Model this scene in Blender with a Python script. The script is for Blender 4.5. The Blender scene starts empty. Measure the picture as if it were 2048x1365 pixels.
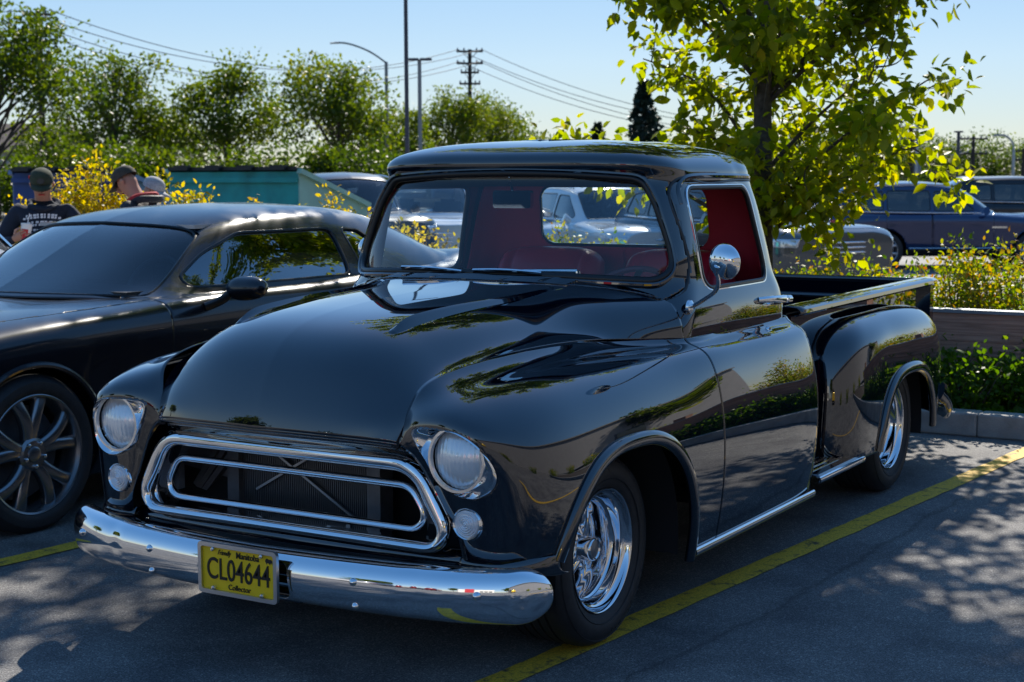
import bpy, bmesh, math, random
import numpy as np
from mathutils import Vector, Matrix
R = math.radians
random.seed(7); rng = np.random.default_rng(7)
SC = bpy.context.scene
COL = SC.collection

# ------------------------------------------------------------------ camera, sky, sun, exposure
cam_d = bpy.data.cameras.new('camera'); cam = bpy.data.objects.new('camera', cam_d); COL.objects.link(cam)
CP = (3.0958, -4.3645, 1.528); YAW, PIT, ROL = .545, .1068, -.0034
cam.location = CP
_f = Vector((-math.sin(YAW)*math.cos(PIT), math.cos(YAW)*math.cos(PIT), -math.sin(PIT)))
_r = Vector((math.cos(YAW), math.sin(YAW), 0)); _u = _r.cross(_f)
_r, _u = math.cos(ROL)*_r + math.sin(ROL)*_u, -math.sin(ROL)*_r + math.cos(ROL)*_u
cam.rotation_euler = Matrix((_r, _u, -_f)).transposed().to_euler()
cam_d.sensor_width = 36.0; cam_d.lens = 3093.35/2048*36
cam_d.clip_start = .05; cam_d.clip_end = 3000
cam_d.dof.use_dof = True; cam_d.dof.focus_distance = 5.2; cam_d.dof.aperture_fstop = 7.1
SC.camera = cam

SUN_AZ, SUN_EL = R(-22), R(40)        # azimuth from +Y towards +X
w = bpy.data.worlds.new('World'); SC.world = w; w.use_nodes = True
nt = w.node_tree; bg = nt.nodes['Background']
sky = nt.nodes.new('ShaderNodeTexSky'); sky.sky_type = 'NISHITA'; sky.sun_disc = False
sky.sun_elevation = SUN_EL; sky.sun_rotation = SUN_AZ; sky.air_density = 1.0; sky.dust_density = .1; sky.ozone_density = 2.0
gm = nt.nodes.new('ShaderNodeGamma'); gm.inputs[1].default_value = .38            # sky evened out by gamma to lift the shade: the sky away from the sun is nearly as bright as the sky in view
wbm = nt.nodes.new('ShaderNodeMix'); wbm.data_type = 'RGBA'; wbm.blend_type = 'MULTIPLY'; wbm.inputs[0].default_value = 1; wbm.inputs[7].default_value = (.88, .97, 1.16, 1)   # cool white balance of the camera
nt.links.new(sky.outputs[0], gm.inputs[0]); hsv = nt.nodes.new('ShaderNodeHueSaturation'); hsv.inputs['Saturation'].default_value = 2.2; nt.links.new(gm.outputs[0], hsv.inputs['Color']); nt.links.new(hsv.outputs[0], wbm.inputs[6]); nt.links.new(wbm.outputs[2], bg.inputs[0]); bg.inputs[1].default_value = .15
sd = bpy.data.lights.new('sun', 'SUN'); sd.energy = 3.4; sd.angle = R(.55); sd.color = (1, .93, .82)
sun = bpy.data.objects.new('sun', sd); COL.objects.link(sun)
SUND = Vector((math.sin(SUN_AZ)*math.cos(SUN_EL), math.cos(SUN_AZ)*math.cos(SUN_EL), math.sin(SUN_EL)))
sun.rotation_euler = SUND.to_track_quat('Z', 'Y').to_euler(); sun.location = (0, 0, 30)
SC.view_settings.view_transform = 'Standard'; SC.view_settings.look = 'None'
SC.view_settings.exposure = 1.22; SC.view_settings.gamma = 1.0; SC.view_settings.use_curve_mapping = False
SC.cycles.max_bounces = 10; SC.cycles.transparent_max_bounces = 24; SC.cycles.glossy_bounces = 6; SC.cycles.transmission_bounces = 6
SC.cycles.use_denoising = True; SC.cycles.caustics_reflective = False; SC.cycles.caustics_refractive = False
SC.cycles.sample_clamp_indirect = 6.0

# ------------------------------------------------------------------ materials
MATS = {}
def bsdf_mat(name):
    m = bpy.data.materials.new(name); m.use_nodes = True; MATS[name] = m
    return m, m.node_tree.nodes, m.node_tree.links, m.node_tree.nodes['Principled BSDF']
def pm(name, col, rough=.5, metal=0, coat=0, spec=.5, var=0, vscale=8, bump=0, bscale=40, emit=None):
    m, n, l, b = bsdf_mat(name)
    b.inputs['Base Color'].default_value = (*col, 1); b.inputs['Roughness'].default_value = rough
    b.inputs['Metallic'].default_value = metal; b.inputs['Coat Weight'].default_value = coat; b.inputs['Coat Roughness'].default_value = .03
    b.inputs['Specular IOR Level'].default_value = spec
    if var or bump: tc = n.new('ShaderNodeTexCoord')
    if var:
        t = n.new('ShaderNodeTexNoise'); t.inputs['Scale'].default_value = vscale; t.inputs['Detail'].default_value = 6
        l.new(tc.outputs['Object'], t.inputs['Vector'])
        mp = n.new('ShaderNodeMapRange'); mp.inputs[1].default_value = .3; mp.inputs[2].default_value = .7
        mp.inputs[3].default_value = 1-var; mp.inputs[4].default_value = 1+var; l.new(t.outputs['Fac'], mp.inputs[0])
        hs = n.new('ShaderNodeHueSaturation'); hs.inputs['Color'].default_value = (*col, 1); l.new(mp.outputs[0], hs.inputs['Value'])
        l.new(hs.outputs[0], b.inputs['Base Color'])
    if bump:
        t2 = n.new('ShaderNodeTexNoise'); t2.inputs['Scale'].default_value = bscale; t2.inputs['Detail'].default_value = 5
        l.new(tc.outputs['Object'], t2.inputs['Vector'])
        bp = n.new('ShaderNodeBump'); bp.inputs['Strength'].default_value = bump; bp.inputs['Distance'].default_value = .02
        l.new(t2.outputs['Fac'], bp.inputs['Height']); l.new(bp.outputs[0], b.inputs['Normal'])
    if emit: b.inputs['Emission Color'].default_value = (*col, 1); b.inputs['Emission Strength'].default_value = emit
    return m
def glass_mat(name, tint, ior=1.5, rough=0.0, gtint=(1, 1, 1), k=1.9):
    m = bpy.data.materials.new(name); m.use_nodes = True; MATS[name] = m; n = m.node_tree.nodes; l = m.node_tree.links; n.clear()
    o = n.new('ShaderNodeOutputMaterial'); mx = n.new('ShaderNodeMixShader'); tr = n.new('ShaderNodeBsdfTransparent'); gl = n.new('ShaderNodeBsdfGlossy')
    fr = n.new('ShaderNodeFresnel'); fr.inputs[0].default_value = ior
    mul = n.new('ShaderNodeMath'); mul.operation = 'MULTIPLY'; mul.inputs[1].default_value = k; mul.use_clamp = True
    tr.inputs[0].default_value = (*tint, 1); gl.inputs[0].default_value = (*gtint, 1); gl.inputs['Roughness'].default_value = rough
    l.new(fr.outputs[0], mul.inputs[0]); l.new(mul.outputs[0], mx.inputs[0]); l.new(tr.outputs[0], mx.inputs[1]); l.new(gl.outputs[0], mx.inputs[2]); l.new(mx.outputs[0], o.inputs[0])
    return m
def leaf_mat(name, cols, trans=.5, rough=.45):
    # leaf colour varies from leaf to leaf through a face attribute
    m = bpy.data.materials.new(name); m.use_nodes = True; MATS[name] = m; n = m.node_tree.nodes; l = m.node_tree.links; n.clear()
    o = n.new('ShaderNodeOutputMaterial'); at = n.new('ShaderNodeAttribute'); at.attribute_name = 'tone'
    cr = n.new('ShaderNodeValToRGB'); e = cr.color_ramp.elements
    for i, c in enumerate(cols):
        p = i/max(1, len(cols)-1)
        if i < 2 and i < len(e): el = e[i]; el.position = p
        else: el = e.new(p)
        el.color = (*c, 1)
    l.new(at.outputs['Fac'], cr.inputs[0])
    df = n.new('ShaderNodeBsdfPrincipled'); df.inputs['Roughness'].default_value = rough; df.inputs['Specular IOR Level'].default_value = .3
    tl = n.new('ShaderNodeBsdfTranslucent'); hs = n.new('ShaderNodeHueSaturation'); hs.inputs['Value'].default_value = 2.3; hs.inputs['Saturation'].default_value = 1.1
    l.new(cr.outputs[0], df.inputs['Base Color']); l.new(cr.outputs[0], hs.inputs['Color']); l.new(hs.outputs[0], tl.inputs[0])
    mx = n.new('ShaderNodeMixShader'); mx.inputs[0].default_value = trans
    l.new(df.outputs[0], mx.inputs[1]); l.new(tl.outputs[0], mx.inputs[2]); l.new(mx.outputs[0], o.inputs[0])
    return m
BLACK = pm('black paint', (.001, .003, .009), .012, 0, 1.0, .9)
MATS['black paint'].node_tree.nodes['Principled BSDF'].inputs['Coat Roughness'].default_value = .01
CHROME = pm('chrome', (.83, .84, .86), .035, 1)
POLISH = pm('polished wheel', (.78, .79, .82), .06, 1)
RUBBER = pm('tyre rubber', (.018, .018, .02), .62, var=.25, vscale=30)
GASKET = pm('black rubber', (.008, .008, .009), .35)
DARK = pm('dark underside', (.006, .006, .007), .8)
STEEL = pm('painted dark steel', (.15, .155, .17), .45, .3, var=.3, vscale=12)
FIN = pm('radiator core', (.06, .063, .07), .5, .4)
RED = pm('red vinyl', (.50, .015, .035), .38, var=.12, vscale=6, bump=.08, bscale=300)
REDH = pm('red trim board', (.46, .012, .035), .6, var=.1, vscale=5)
HEADL = pm('headliner', (.03, .03, .035), .9)
GLASS = glass_mat('windshield glass', (.88, .95, .97), k=1.5)
GLASS2 = glass_mat('side glass', (.92, .96, .97), k=1.5)
YPLATE = pm('yellow plate', (.95, .60, .010), .35, var=.06, vscale=20)
INK = pm('black ink', (.01, .01, .01), .4)
WHITE = pm('white plastic', (.75, .75, .74), .4)
ALU = pm('brushed aluminium', (.62, .63, .65), .3, 1)
def lens_mat():
    m, n, l, b = bsdf_mat('fluted lens'); b.inputs['Base Color'].default_value = (.84, .86, .88, 1); b.inputs['Metallic'].default_value = .35; b.inputs['Roughness'].default_value = .2; b.inputs['Coat Weight'].default_value = 1
    tc = n.new('ShaderNodeTexCoord'); wv = n.new('ShaderNodeTexWave'); wv.bands_direction = 'X'; wv.inputs['Scale'].default_value = 22; wv.inputs['Distortion'].default_value = 0
    w2 = n.new('ShaderNodeTexWave'); w2.bands_direction = 'Z'; w2.inputs['Scale'].default_value = 5; l.new(tc.outputs['Object'], wv.inputs[0]); l.new(tc.outputs['Object'], w2.inputs[0])
    ad = n.new('ShaderNodeMath'); ad.operation = 'ADD'; l.new(wv.outputs['Fac'], ad.inputs[0]); l.new(w2.outputs['Fac'], ad.inputs[1])
    bp = n.new('ShaderNodeBump'); bp.inputs['Strength'].default_value = .25; bp.inputs['Distance'].default_value = .003; l.new(ad.outputs[0], bp.inputs['Height']); l.new(bp.outputs[0], b.inputs['Normal'])
    return m
LENS = lens_mat()
DASH = pm('dash paint', (.006, .02, .03), .12, 0, .8)

# ------------------------------------------------------------------ objects
def tag(o, label=None, cat=None, group=None, kind=None):
    if label: o['label'] = label
    if cat: o['category'] = cat
    if group: o['group'] = group
    if kind: o['kind'] = kind
    return o
def empty(name, loc=(0, 0, 0), rz=0, label=None, cat=None, group=None):
    o = bpy.data.objects.new(name, None); COL.objects.link(o); o.location = loc; o.rotation_euler = (0, 0, rz); o.empty_display_size = .2
    return tag(o, label, cat, group)
def link(name, me, mat, parent=None, loc=None, rot=None):
    o = bpy.data.objects.new(name, me); COL.objects.link(o)
    if mat is not None and not me.materials:
        for m_ in (mat if isinstance(mat, (list, tuple)) else [mat]): me.materials.append(m_)
    if parent: o.parent = parent
    if loc is not None: o.location = loc
    if rot is not None: o.rotation_euler = rot
    return o
def mk(name, V, F, mat, parent=None, smooth=True, solid=0, angle=40, loc=None, rot=None, fm=None):
    me = bpy.data.meshes.new(name); me.from_pydata([tuple(map(float, v)) for v in V], [], [tuple(map(int, f)) for f in F]); me.update()
    if smooth:
        me.polygons.foreach_set('use_smooth', [True]*len(me.polygons))
        me.set_sharp_from_angle(angle=R(angle))
    o = link(name, me, mat, parent, loc, rot)
    if fm is not None: me.polygons.foreach_set('material_index', fm)
    if solid:
        s = o.modifiers.new('thickness', 'SOLIDIFY'); s.thickness = solid; s.offset = 0
    return o
def copy_tree(o, parent=None, mirror=False):
    c = o.copy(); COL.objects.link(c); c.parent = parent
    for ch in list(o.children): copy_tree(ch, c)
    return c

class MB:
    def __init__(s): s.V = []; s.F = []; s.M = []; s.mi = 0
    def add(s, V, F):
        b = len(s.V); s.V += [tuple(v) for v in V]; s.F += [tuple(i+b for i in f) for f in F]; s.M += [s.mi]*len(F); return s
    def box(s, c, d, rz=0, rot=None):
        x, y, z = [k/2 for k in d]; P = [Vector(p) for p in ((-x,-y,-z),(x,-y,-z),(x,y,-z),(-x,y,-z),(-x,-y,z),(x,-y,z),(x,y,z),(-x,y,z))]
        M = rot if rot is not None else Matrix.Rotation(rz, 3, 'Z'); c = Vector(c)
        return s.add([c+M@p for p in P], [(0,3,2,1),(4,5,6,7),(0,1,5,4),(1,2,6,5),(2,3,7,6),(3,0,4,7)])
    def bar(s, a, b, w, h=None, up=(0,0,1)):
        a, b = Vector(a), Vector(b); d = b-a; L = d.length; z = d.normalized(); x = Vector(up).cross(z)
        if x.length < 1e-4: x = Vector((1,0,0)).cross(z)
        x.normalize(); y = z.cross(x); M = Matrix((x,y,z)).transposed()
        return s.box((a+b)/2, (w, h or w, L), rot=M)
    def tube(s, path, r, n=10, closed=False, caps=True, rb=None, nrm=None):
        P = [Vector(p) for p in path]; m = len(P); rr = r if hasattr(r, '__len__') else [r]*m
        rbb = rr if rb is None else (rb if hasattr(rb, '__len__') else [rb]*m)
        T = []
        for i in range(m):
            a = P[(i-1) % m] if closed else P[max(0, i-1)]; b = P[(i+1) % m] if closed else P[min(m-1, i+1)]
            t = (b-a); T.append(t.normalized() if t.length > 1e-9 else Vector((0,0,1)))
        x = None; V = []; F = []
        for i in range(m):
            if nrm is not None:
                x = Vector(nrm[i] if hasattr(nrm[0], '__len__') else nrm); x = (x - T[i]*x.dot(T[i])).normalized()
            elif x is None:
                x = T[0].orthogonal().normalized()
            else: x = (x - T[i]*x.dot(T[i])).normalized()
            y = T[i].cross(x)
            V += [P[i] + x*(rr[i]*math.cos(2*math.pi*k/n)) + y*(rbb[i]*math.sin(2*math.pi*k/n)) for k in range(n)]
        for i in range(m if closed else m-1):
            j = (i+1) % m
            for k in range(n): F.append((i*n+k, i*n+(k+1) % n, j*n+(k+1) % n, j*n+k))
        if caps and not closed: F += [tuple(range(n))[::-1], tuple((m-1)*n+k for k in range(n))]
        return s.add(V, F)
    def lathe(s, prof, n=32, axis='X', c=(0,0,0), a0=0, a1=2*math.pi):
        full = abs(a1-a0-2*math.pi) < 1e-6; m = n if full else n+1; V = []; F = []; c = Vector(c)
        for (h, r) in prof:
            for k in range(m):
                a = a0+(a1-a0)*k/n; p, q = r*math.cos(a), r*math.sin(a)
                V.append(c + Vector({'X': (h,p,q), 'Y': (q,h,p), 'Z': (p,q,h)}[axis]))
        for i in range(len(prof)-1):
            for k in range(n):
                k2 = (k+1) % m; F.append((i*m+k, i*m+k2, (i+1)*m+k2, (i+1)*m+k))
        return s.add(V, F)
    def cyl(s, a, b, r, n=12, r2=None):
        return s.tube([a, b], [r, r if r2 is None else r2], n)
    def build(s, name, mat, parent=None, smooth=True, angle=40, loc=None, rot=None, solid=0):
        return mk(name, s.V, s.F, mat, parent, smooth, solid, angle, loc, rot, s.M if any(s.M) else None)

# ------------------------------------------------------------------ smooth surfaces
def cub(t, P, tq):
    t = np.asarray(t, float); P = np.asarray(P, float); n = len(t); tq = np.asarray(tq, float)
    sh = P.shape[1:]; P2 = P.reshape(n, -1); h = np.diff(t)
    if n == 2:
        a = (tq-t[0])/h[0]; return (P2[0]+(P2[1]-P2[0])*a[:, None]).reshape((len(tq),)+sh)
    A = np.eye(n); B = np.zeros_like(P2)
    for i in range(1, n-1):
        A[i, i-1] = h[i-1]; A[i, i] = 2*(h[i-1]+h[i]); A[i, i+1] = h[i]
        B[i] = 6*((P2[i+1]-P2[i])/h[i]-(P2[i]-P2[i-1])/h[i-1])
    M = np.linalg.solve(A, B)
    i = np.clip(np.searchsorted(t, tq)-1, 0, n-2); d = tq-t[i]; hi = h[i]
    a = (t[i+1]-tq)/hi; b = d/hi
    out = a[:, None]*P2[i]+b[:, None]*P2[i+1]+((a**3-a)[:, None]*M[i]+(b**3-b)[:, None]*M[i+1])*(hi**2)[:, None]/6
    return out.reshape((len(tq),)+sh)
def chord(P, ax):
    d = np.linalg.norm(np.diff(P, axis=ax), axis=-1); d = d.mean(axis=1-ax); return np.concatenate([[0], np.cumsum(np.maximum(d, 1e-4))])
def net(P, nu, nv):
    P = np.asarray(P, float); tu, tv = chord(P, 0), chord(P, 1)
    A = cub(tv, np.swapaxes(P, 0, 1), np.linspace(0, tv[-1], nv)); A = np.swapaxes(A, 0, 1)
    return cub(tu, A, np.linspace(0, tu[-1], nu))
def crv(P, n):
    P = np.asarray(P, float); d = np.linalg.norm(np.diff(P, axis=0), axis=1); t = np.concatenate([[0], np.cumsum(d)])
    return cub(t, P, np.linspace(0, t[-1], n))
def mirx(G): return G*np.array([-1, 1, 1])
def full(G):           # half grid whose column 0 is the centre line -> whole grid
    return np.concatenate([mirx(G)[:, :0:-1], G], axis=1)
def clip(G, F=None):
    nu, nv = G.shape[:2]; V = [tuple(p) for p in G.reshape(-1, 3)]; faces = []; seg = {}
    if F is None:
        for i in range(nu-1):
            for j in range(nv-1): a = i*nv+j; faces.append((a, a+1, a+nv+1, a+nv))
        return V, faces, []
    Ff = F.reshape(-1); keep = Ff > 0; cache = {}; Gf = G.reshape(-1, 3)
    def cut(a, b):
        k = (a, b) if a < b else (b, a)
        if k not in cache:
            t = Ff[k[0]]/(Ff[k[0]]-Ff[k[1]]); t = min(max(t, .02), .98)
            cache[k] = len(V); V.append(tuple(Gf[k[0]]+(Gf[k[1]]-Gf[k[0]])*t))
        return cache[k]
    for i in range(nu-1):
        for j in range(nv-1):
            a = i*nv+j; q = (a, a+1, a+nv+1, a+nv); s = [keep[x] for x in q]
            if all(s): faces.append(q)
            elif any(s):
                poly = []; cs = []
                for m_ in range(4):
                    p, r_ = q[m_], q[(m_+1) % 4]
                    if keep[p]: poly.append(p)
                    if keep[p] != keep[r_]: c = cut(p, r_); poly.append(c); cs.append(c)
                if len(poly) > 2: faces.append(tuple(poly))
                if len(cs) == 2: seg.setdefault(cs[0], []).append(cs[1]); seg.setdefault(cs[1], []).append(cs[0])
    loops = []; seen = set()
    ends = [k for k, v in seg.items() if len(v) == 1] + list(seg)
    for st in ends:
        if st in seen: continue
        lp = [st]; seen.add(st); cur = st
        while True:
            nx = [k for k in seg[cur] if k not in seen]
            if not nx: break
            cur = nx[0]; seen.add(cur); lp.append(cur)
        loops.append((np.array([V[k] for k in lp]), lp[0] in seg[lp[-1]] and len(lp) > 2))
    used = sorted({k for f in faces for k in f}); mp = {k: n_ for n_, k in enumerate(used)}
    return [V[k] for k in used], [tuple(mp[k] for k in f) for f in faces], loops
def panel(name, G, mat, parent=None, F=None, solid=.006, angle=50):
    V, Fc, loops = clip(G, F); o = mk(name, V, Fc, mat, parent, True, solid, angle); return o, loops
def resample(P, n, closed, it=2):
    P = np.asarray(P); Q = np.vstack([P, P[:1]]) if closed else P
    d = np.linalg.norm(np.diff(Q, axis=0), axis=1); t = np.concatenate([[0], np.cumsum(d)])
    tq = np.linspace(0, t[-1], n+1)[:-1] if closed else np.linspace(0, t[-1], n)
    S = np.stack([np.interp(tq, t, Q[:, k]) for k in range(3)], -1)
    for _ in range(it):
        if closed: S = .5*S+.25*(np.roll(S, 1, 0)+np.roll(S, -1, 0))
        else: S[1:-1] = .5*S[1:-1]+.25*(S[:-2]+S[2:])
    return S
def sdf_poly(x, y, P):
    P = np.asarray(P, float); d = np.full(x.shape, 1e9); s = np.ones(x.shape)
    n = len(P)
    for i in range(n):
        a, b = P[i], P[i-1]; ex, ey = b-a; wx, wy = x-a[0], y-a[1]
        t = np.clip((wx*ex+wy*ey)/(ex*ex+ey*ey), 0, 1); bx, by = wx-ex*t, wy-ey*t
        d = np.minimum(d, bx*bx+by*by)
        c1 = y >= a[1]; c2 = y < b[1]; c3 = ex*wy > ey*wx
        s = np.where((c1 & c2 & c3) | (~c1 & ~c2 & ~c3), -s, s)
    return s*np.sqrt(d)
def rpoly(x, y, P, r):     # signed distance (negative inside) to a rounded convex polygon given counter-clockwise
    P = np.asarray(P, float); n = len(P); L = []
    for i in range(n):
        a, b = P[i], P[(i+1) % n]; e = (b-a)/np.linalg.norm(b-a); nn = np.array([-e[1], e[0]]); L.append((a+nn*r, e))
    Q = []
    for i in range(n):
        (p, e), (q, g) = L[i-1], L[i]; A = np.array([[e[0], -g[0]], [e[1], -g[1]]]); t = np.linalg.solve(A, q-p); Q.append(p+e*t[0])
    return sdf_poly(x, y, Q)-r
def text_mesh(body, size, shear=0, sx=1, extrude=0, align='CENTER', bold=0):
    c = bpy.data.curves.new('t', 'FONT'); c.body = body; c.size = size; c.align_x = align; c.align_y = 'CENTER'; c.shear = shear; c.extrude = extrude; c.offset = bold
    o = bpy.data.objects.new('t', c); COL.objects.link(o); dg = bpy.context.evaluated_depsgraph_get(); dg.update()
    me = o.evaluated_get(dg).to_mesh(); V = [(v.co.x*sx, v.co.y, v.co.z) for v in me.vertices]; F = [tuple(p.vertices) for p in me.polygons]
    o.evaluated_get(dg).to_mesh_clear(); bpy.data.objects.remove(o); bpy.data.curves.remove(c); return V, F
# ------------------------------------------------------------------ the black pickup
truck = empty('pickup_truck', (0, 0, 0), 0, 'glossy black vintage stepside pickup truck with chrome bumper, oval grille and red interior', 'pickup truck')
ZW = .3145; WB = 2.896
def side_pts(Y, X0=0.0, top=None):
    return [(x+X0, Y, z) for x, z in top]
# --- front fender / lower door / cab corner: stations run from the grille side round the corner and back along the body
low = [(.924,.67),(.93,.54),(.921,.38),(.892,.20)]
FN = [
 [(.470,-.690,.742),(.500,-.680,.722),(.530,-.672,.692),(.560,-.664,.645),(.585,-.656,.600),(.612,-.650,.550),(.638,-.645,.500),(.657,-.640,.455),(.664,-.632,.405)],
 [(.486,-.662,.822),(.540,-.690,.816),(.600,-.708,.800),(.638,-.708,.768),(.655,-.695,.700),(.668,-.675,.620),(.683,-.662,.550),(.698,-.654,.480),(.705,-.645,.405)],
 [(.500,-.645,.872),(.580,-.660,.866),(.665,-.690,.846),(.735,-.706,.800),(.762,-.690,.715),(.768,-.664,.620),(.774,-.648,.545),(.778,-.638,.475),(.778,-.630,.405)],
 [(.516,-.612,.912),(.600,-.595,.895),(.700,-.600,.874),(.788,-.610,.822),(.836,-.612,.730),(.848,-.602,.630),(.850,-.594,.545),(.849,-.588,.475),(.844,-.580,.402)],
 [(.540,-.500,.945),(.612,-.485,.912),(.712,-.478,.897),(.805,-.482,.852),(.868,-.488,.765),(.896,-.486,.650),(.901,-.482,.555),(.898,-.476,.475),(.888,-.470,.395)],
 [(.570,-.280,.965),(.625,-.280,.928),(.718,-.280,.916),(.812,-.280,.876),(.882,-.280,.787),(.916,-.280,.660),(.922,-.280,.540),(.914,-.280,.400),(.895,-.280,.260)],
 [(.592,.05,.972),(.645,.05,.932),(.733,.05,.921),(.822,.05,.886),(.889,.05,.80)]+[(x-.002,.05,z) for x,z in low],
 [(.640,.40,.955),(.690,.40,.925),(.768,.40,.917),(.838,.40,.889),(.894,.40,.80)]+[(x,.40,z) for x,z in low],
 [(.772,.66,.944),(.785,.66,.929),(.818,.66,.915),(.861,.66,.887),(.900,.66,.80)]+[(x,.66,z) for x,z in low],
 [(.775,.95,.944),(.787,.95,.929),(.818,.95,.914),(.863,.95,.887),(.901,.95,.80)]+[(x,.95,z) for x,z in low],
 [(.776,1.30,.944),(.788,1.30,.929),(.817,1.30,.913),(.862,1.30,.887),(.899,1.30,.80)]+[(x-.001,1.30,z) for x,z in low],
 [(.772,1.58,.944),(.784,1.58,.929),(.811,1.58,.913),(.854,1.58,.887),(.890,1.58,.80)]+[(x-.008,1.58,z) for x,z in low],
 [(.755,1.69,.944),(.767,1.69,.929),(.792,1.69,.913),(.830,1.69,.886),(.864,1.69,.80)]+[(x-.034,1.69,z) for x,z in low],
 [(.692,1.745,.944),(.704,1.745,.929),(.728,1.745,.912),(.765,1.745,.885),(.795,1.745,.80)]+[(x-.10,1.745,z) for x,z in low],
]
FG = net(FN, 330, 110)
Xf, Yf_, Zf = FG[..., 0], FG[..., 1], FG[..., 2]
# row index (station) distance stands in for "on the side" / "on the front"
def arch(Y, Z, yc, hw, zt, zb, n=2.5):    # negative inside the wheel opening
    return (np.abs((Y-yc)/hw)**n+np.abs(np.maximum(Z-zb, 0)/(zt-zb))**n)**(1/n)-1
DOOR_Y = .657
isfront = (Yf_ < -.52)
BEZ = [(.532,.785),(.607,.800),(.693,.797),(.755,.762),(.793,.700),(.796,.652),(.770,.616),(.726,.600),(.664,.610),(.603,.650),(.560,.721)]
def bez_path(n=64, inset=0.0):
    P = np.array(BEZ); P = np.vstack([P, P[:1]]); d = np.linalg.norm(np.diff(P, axis=0), axis=1); t = np.concatenate([[0], np.cumsum(d)])
    q = crv(np.vstack([np.c_[P[-3:-1], np.zeros(2)], np.c_[P[:-1], np.zeros(len(P)-1)], np.c_[P[:3], np.zeros(3)]]), 1200)
    c = np.array([.6785, .705]); a = np.arctan2(q[:, 1]-c[1], q[:, 0]-c[0]); r = np.hypot(q[:, 1]-c[1], q[:, 0]-c[0])
    o = np.argsort(a); an = np.linspace(-math.pi, math.pi, n, endpoint=False)
    rr = np.interp(an, a[o], r[o], period=2*math.pi)-inset
    return np.stack([c[0]+rr*np.cos(an), c[1]+rr*np.sin(an)], -1)
bzp = bez_path(96)
Fbez = np.where(isfront, sdf_poly(Xf, Zf, bzp), 1.0)
Ffront_arch = np.where(Yf_ > -.56, arch(Yf_, Zf, -.03, .475, .690, .10, 2.6)*.4, 1.0)
ARCHP = (-.03, .475, .690, .10, 2.6)
Ffen = np.minimum(np.minimum(Fbez, Ffront_arch), (DOOR_Y-.0025)-Yf_)
Fdoor = np.minimum(np.minimum(Yf_-(DOOR_Y+.0025), 1.632-Yf_), Zf-.232)
Fcab = np.minimum(Yf_-1.637, 10)
def yon(x, z, G=FG, rows=slice(0, 140)):       # surface depth at (x,z) on the fender front
    g = G[rows].reshape(-1, 3); d = (g[:, 0]-x)**2+(g[:, 2]-z)**2; k = np.argsort(d)[:4]; wt = 1/(d[k]+1e-6); return float((g[k, 1]*wt).sum()/wt.sum())
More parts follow.
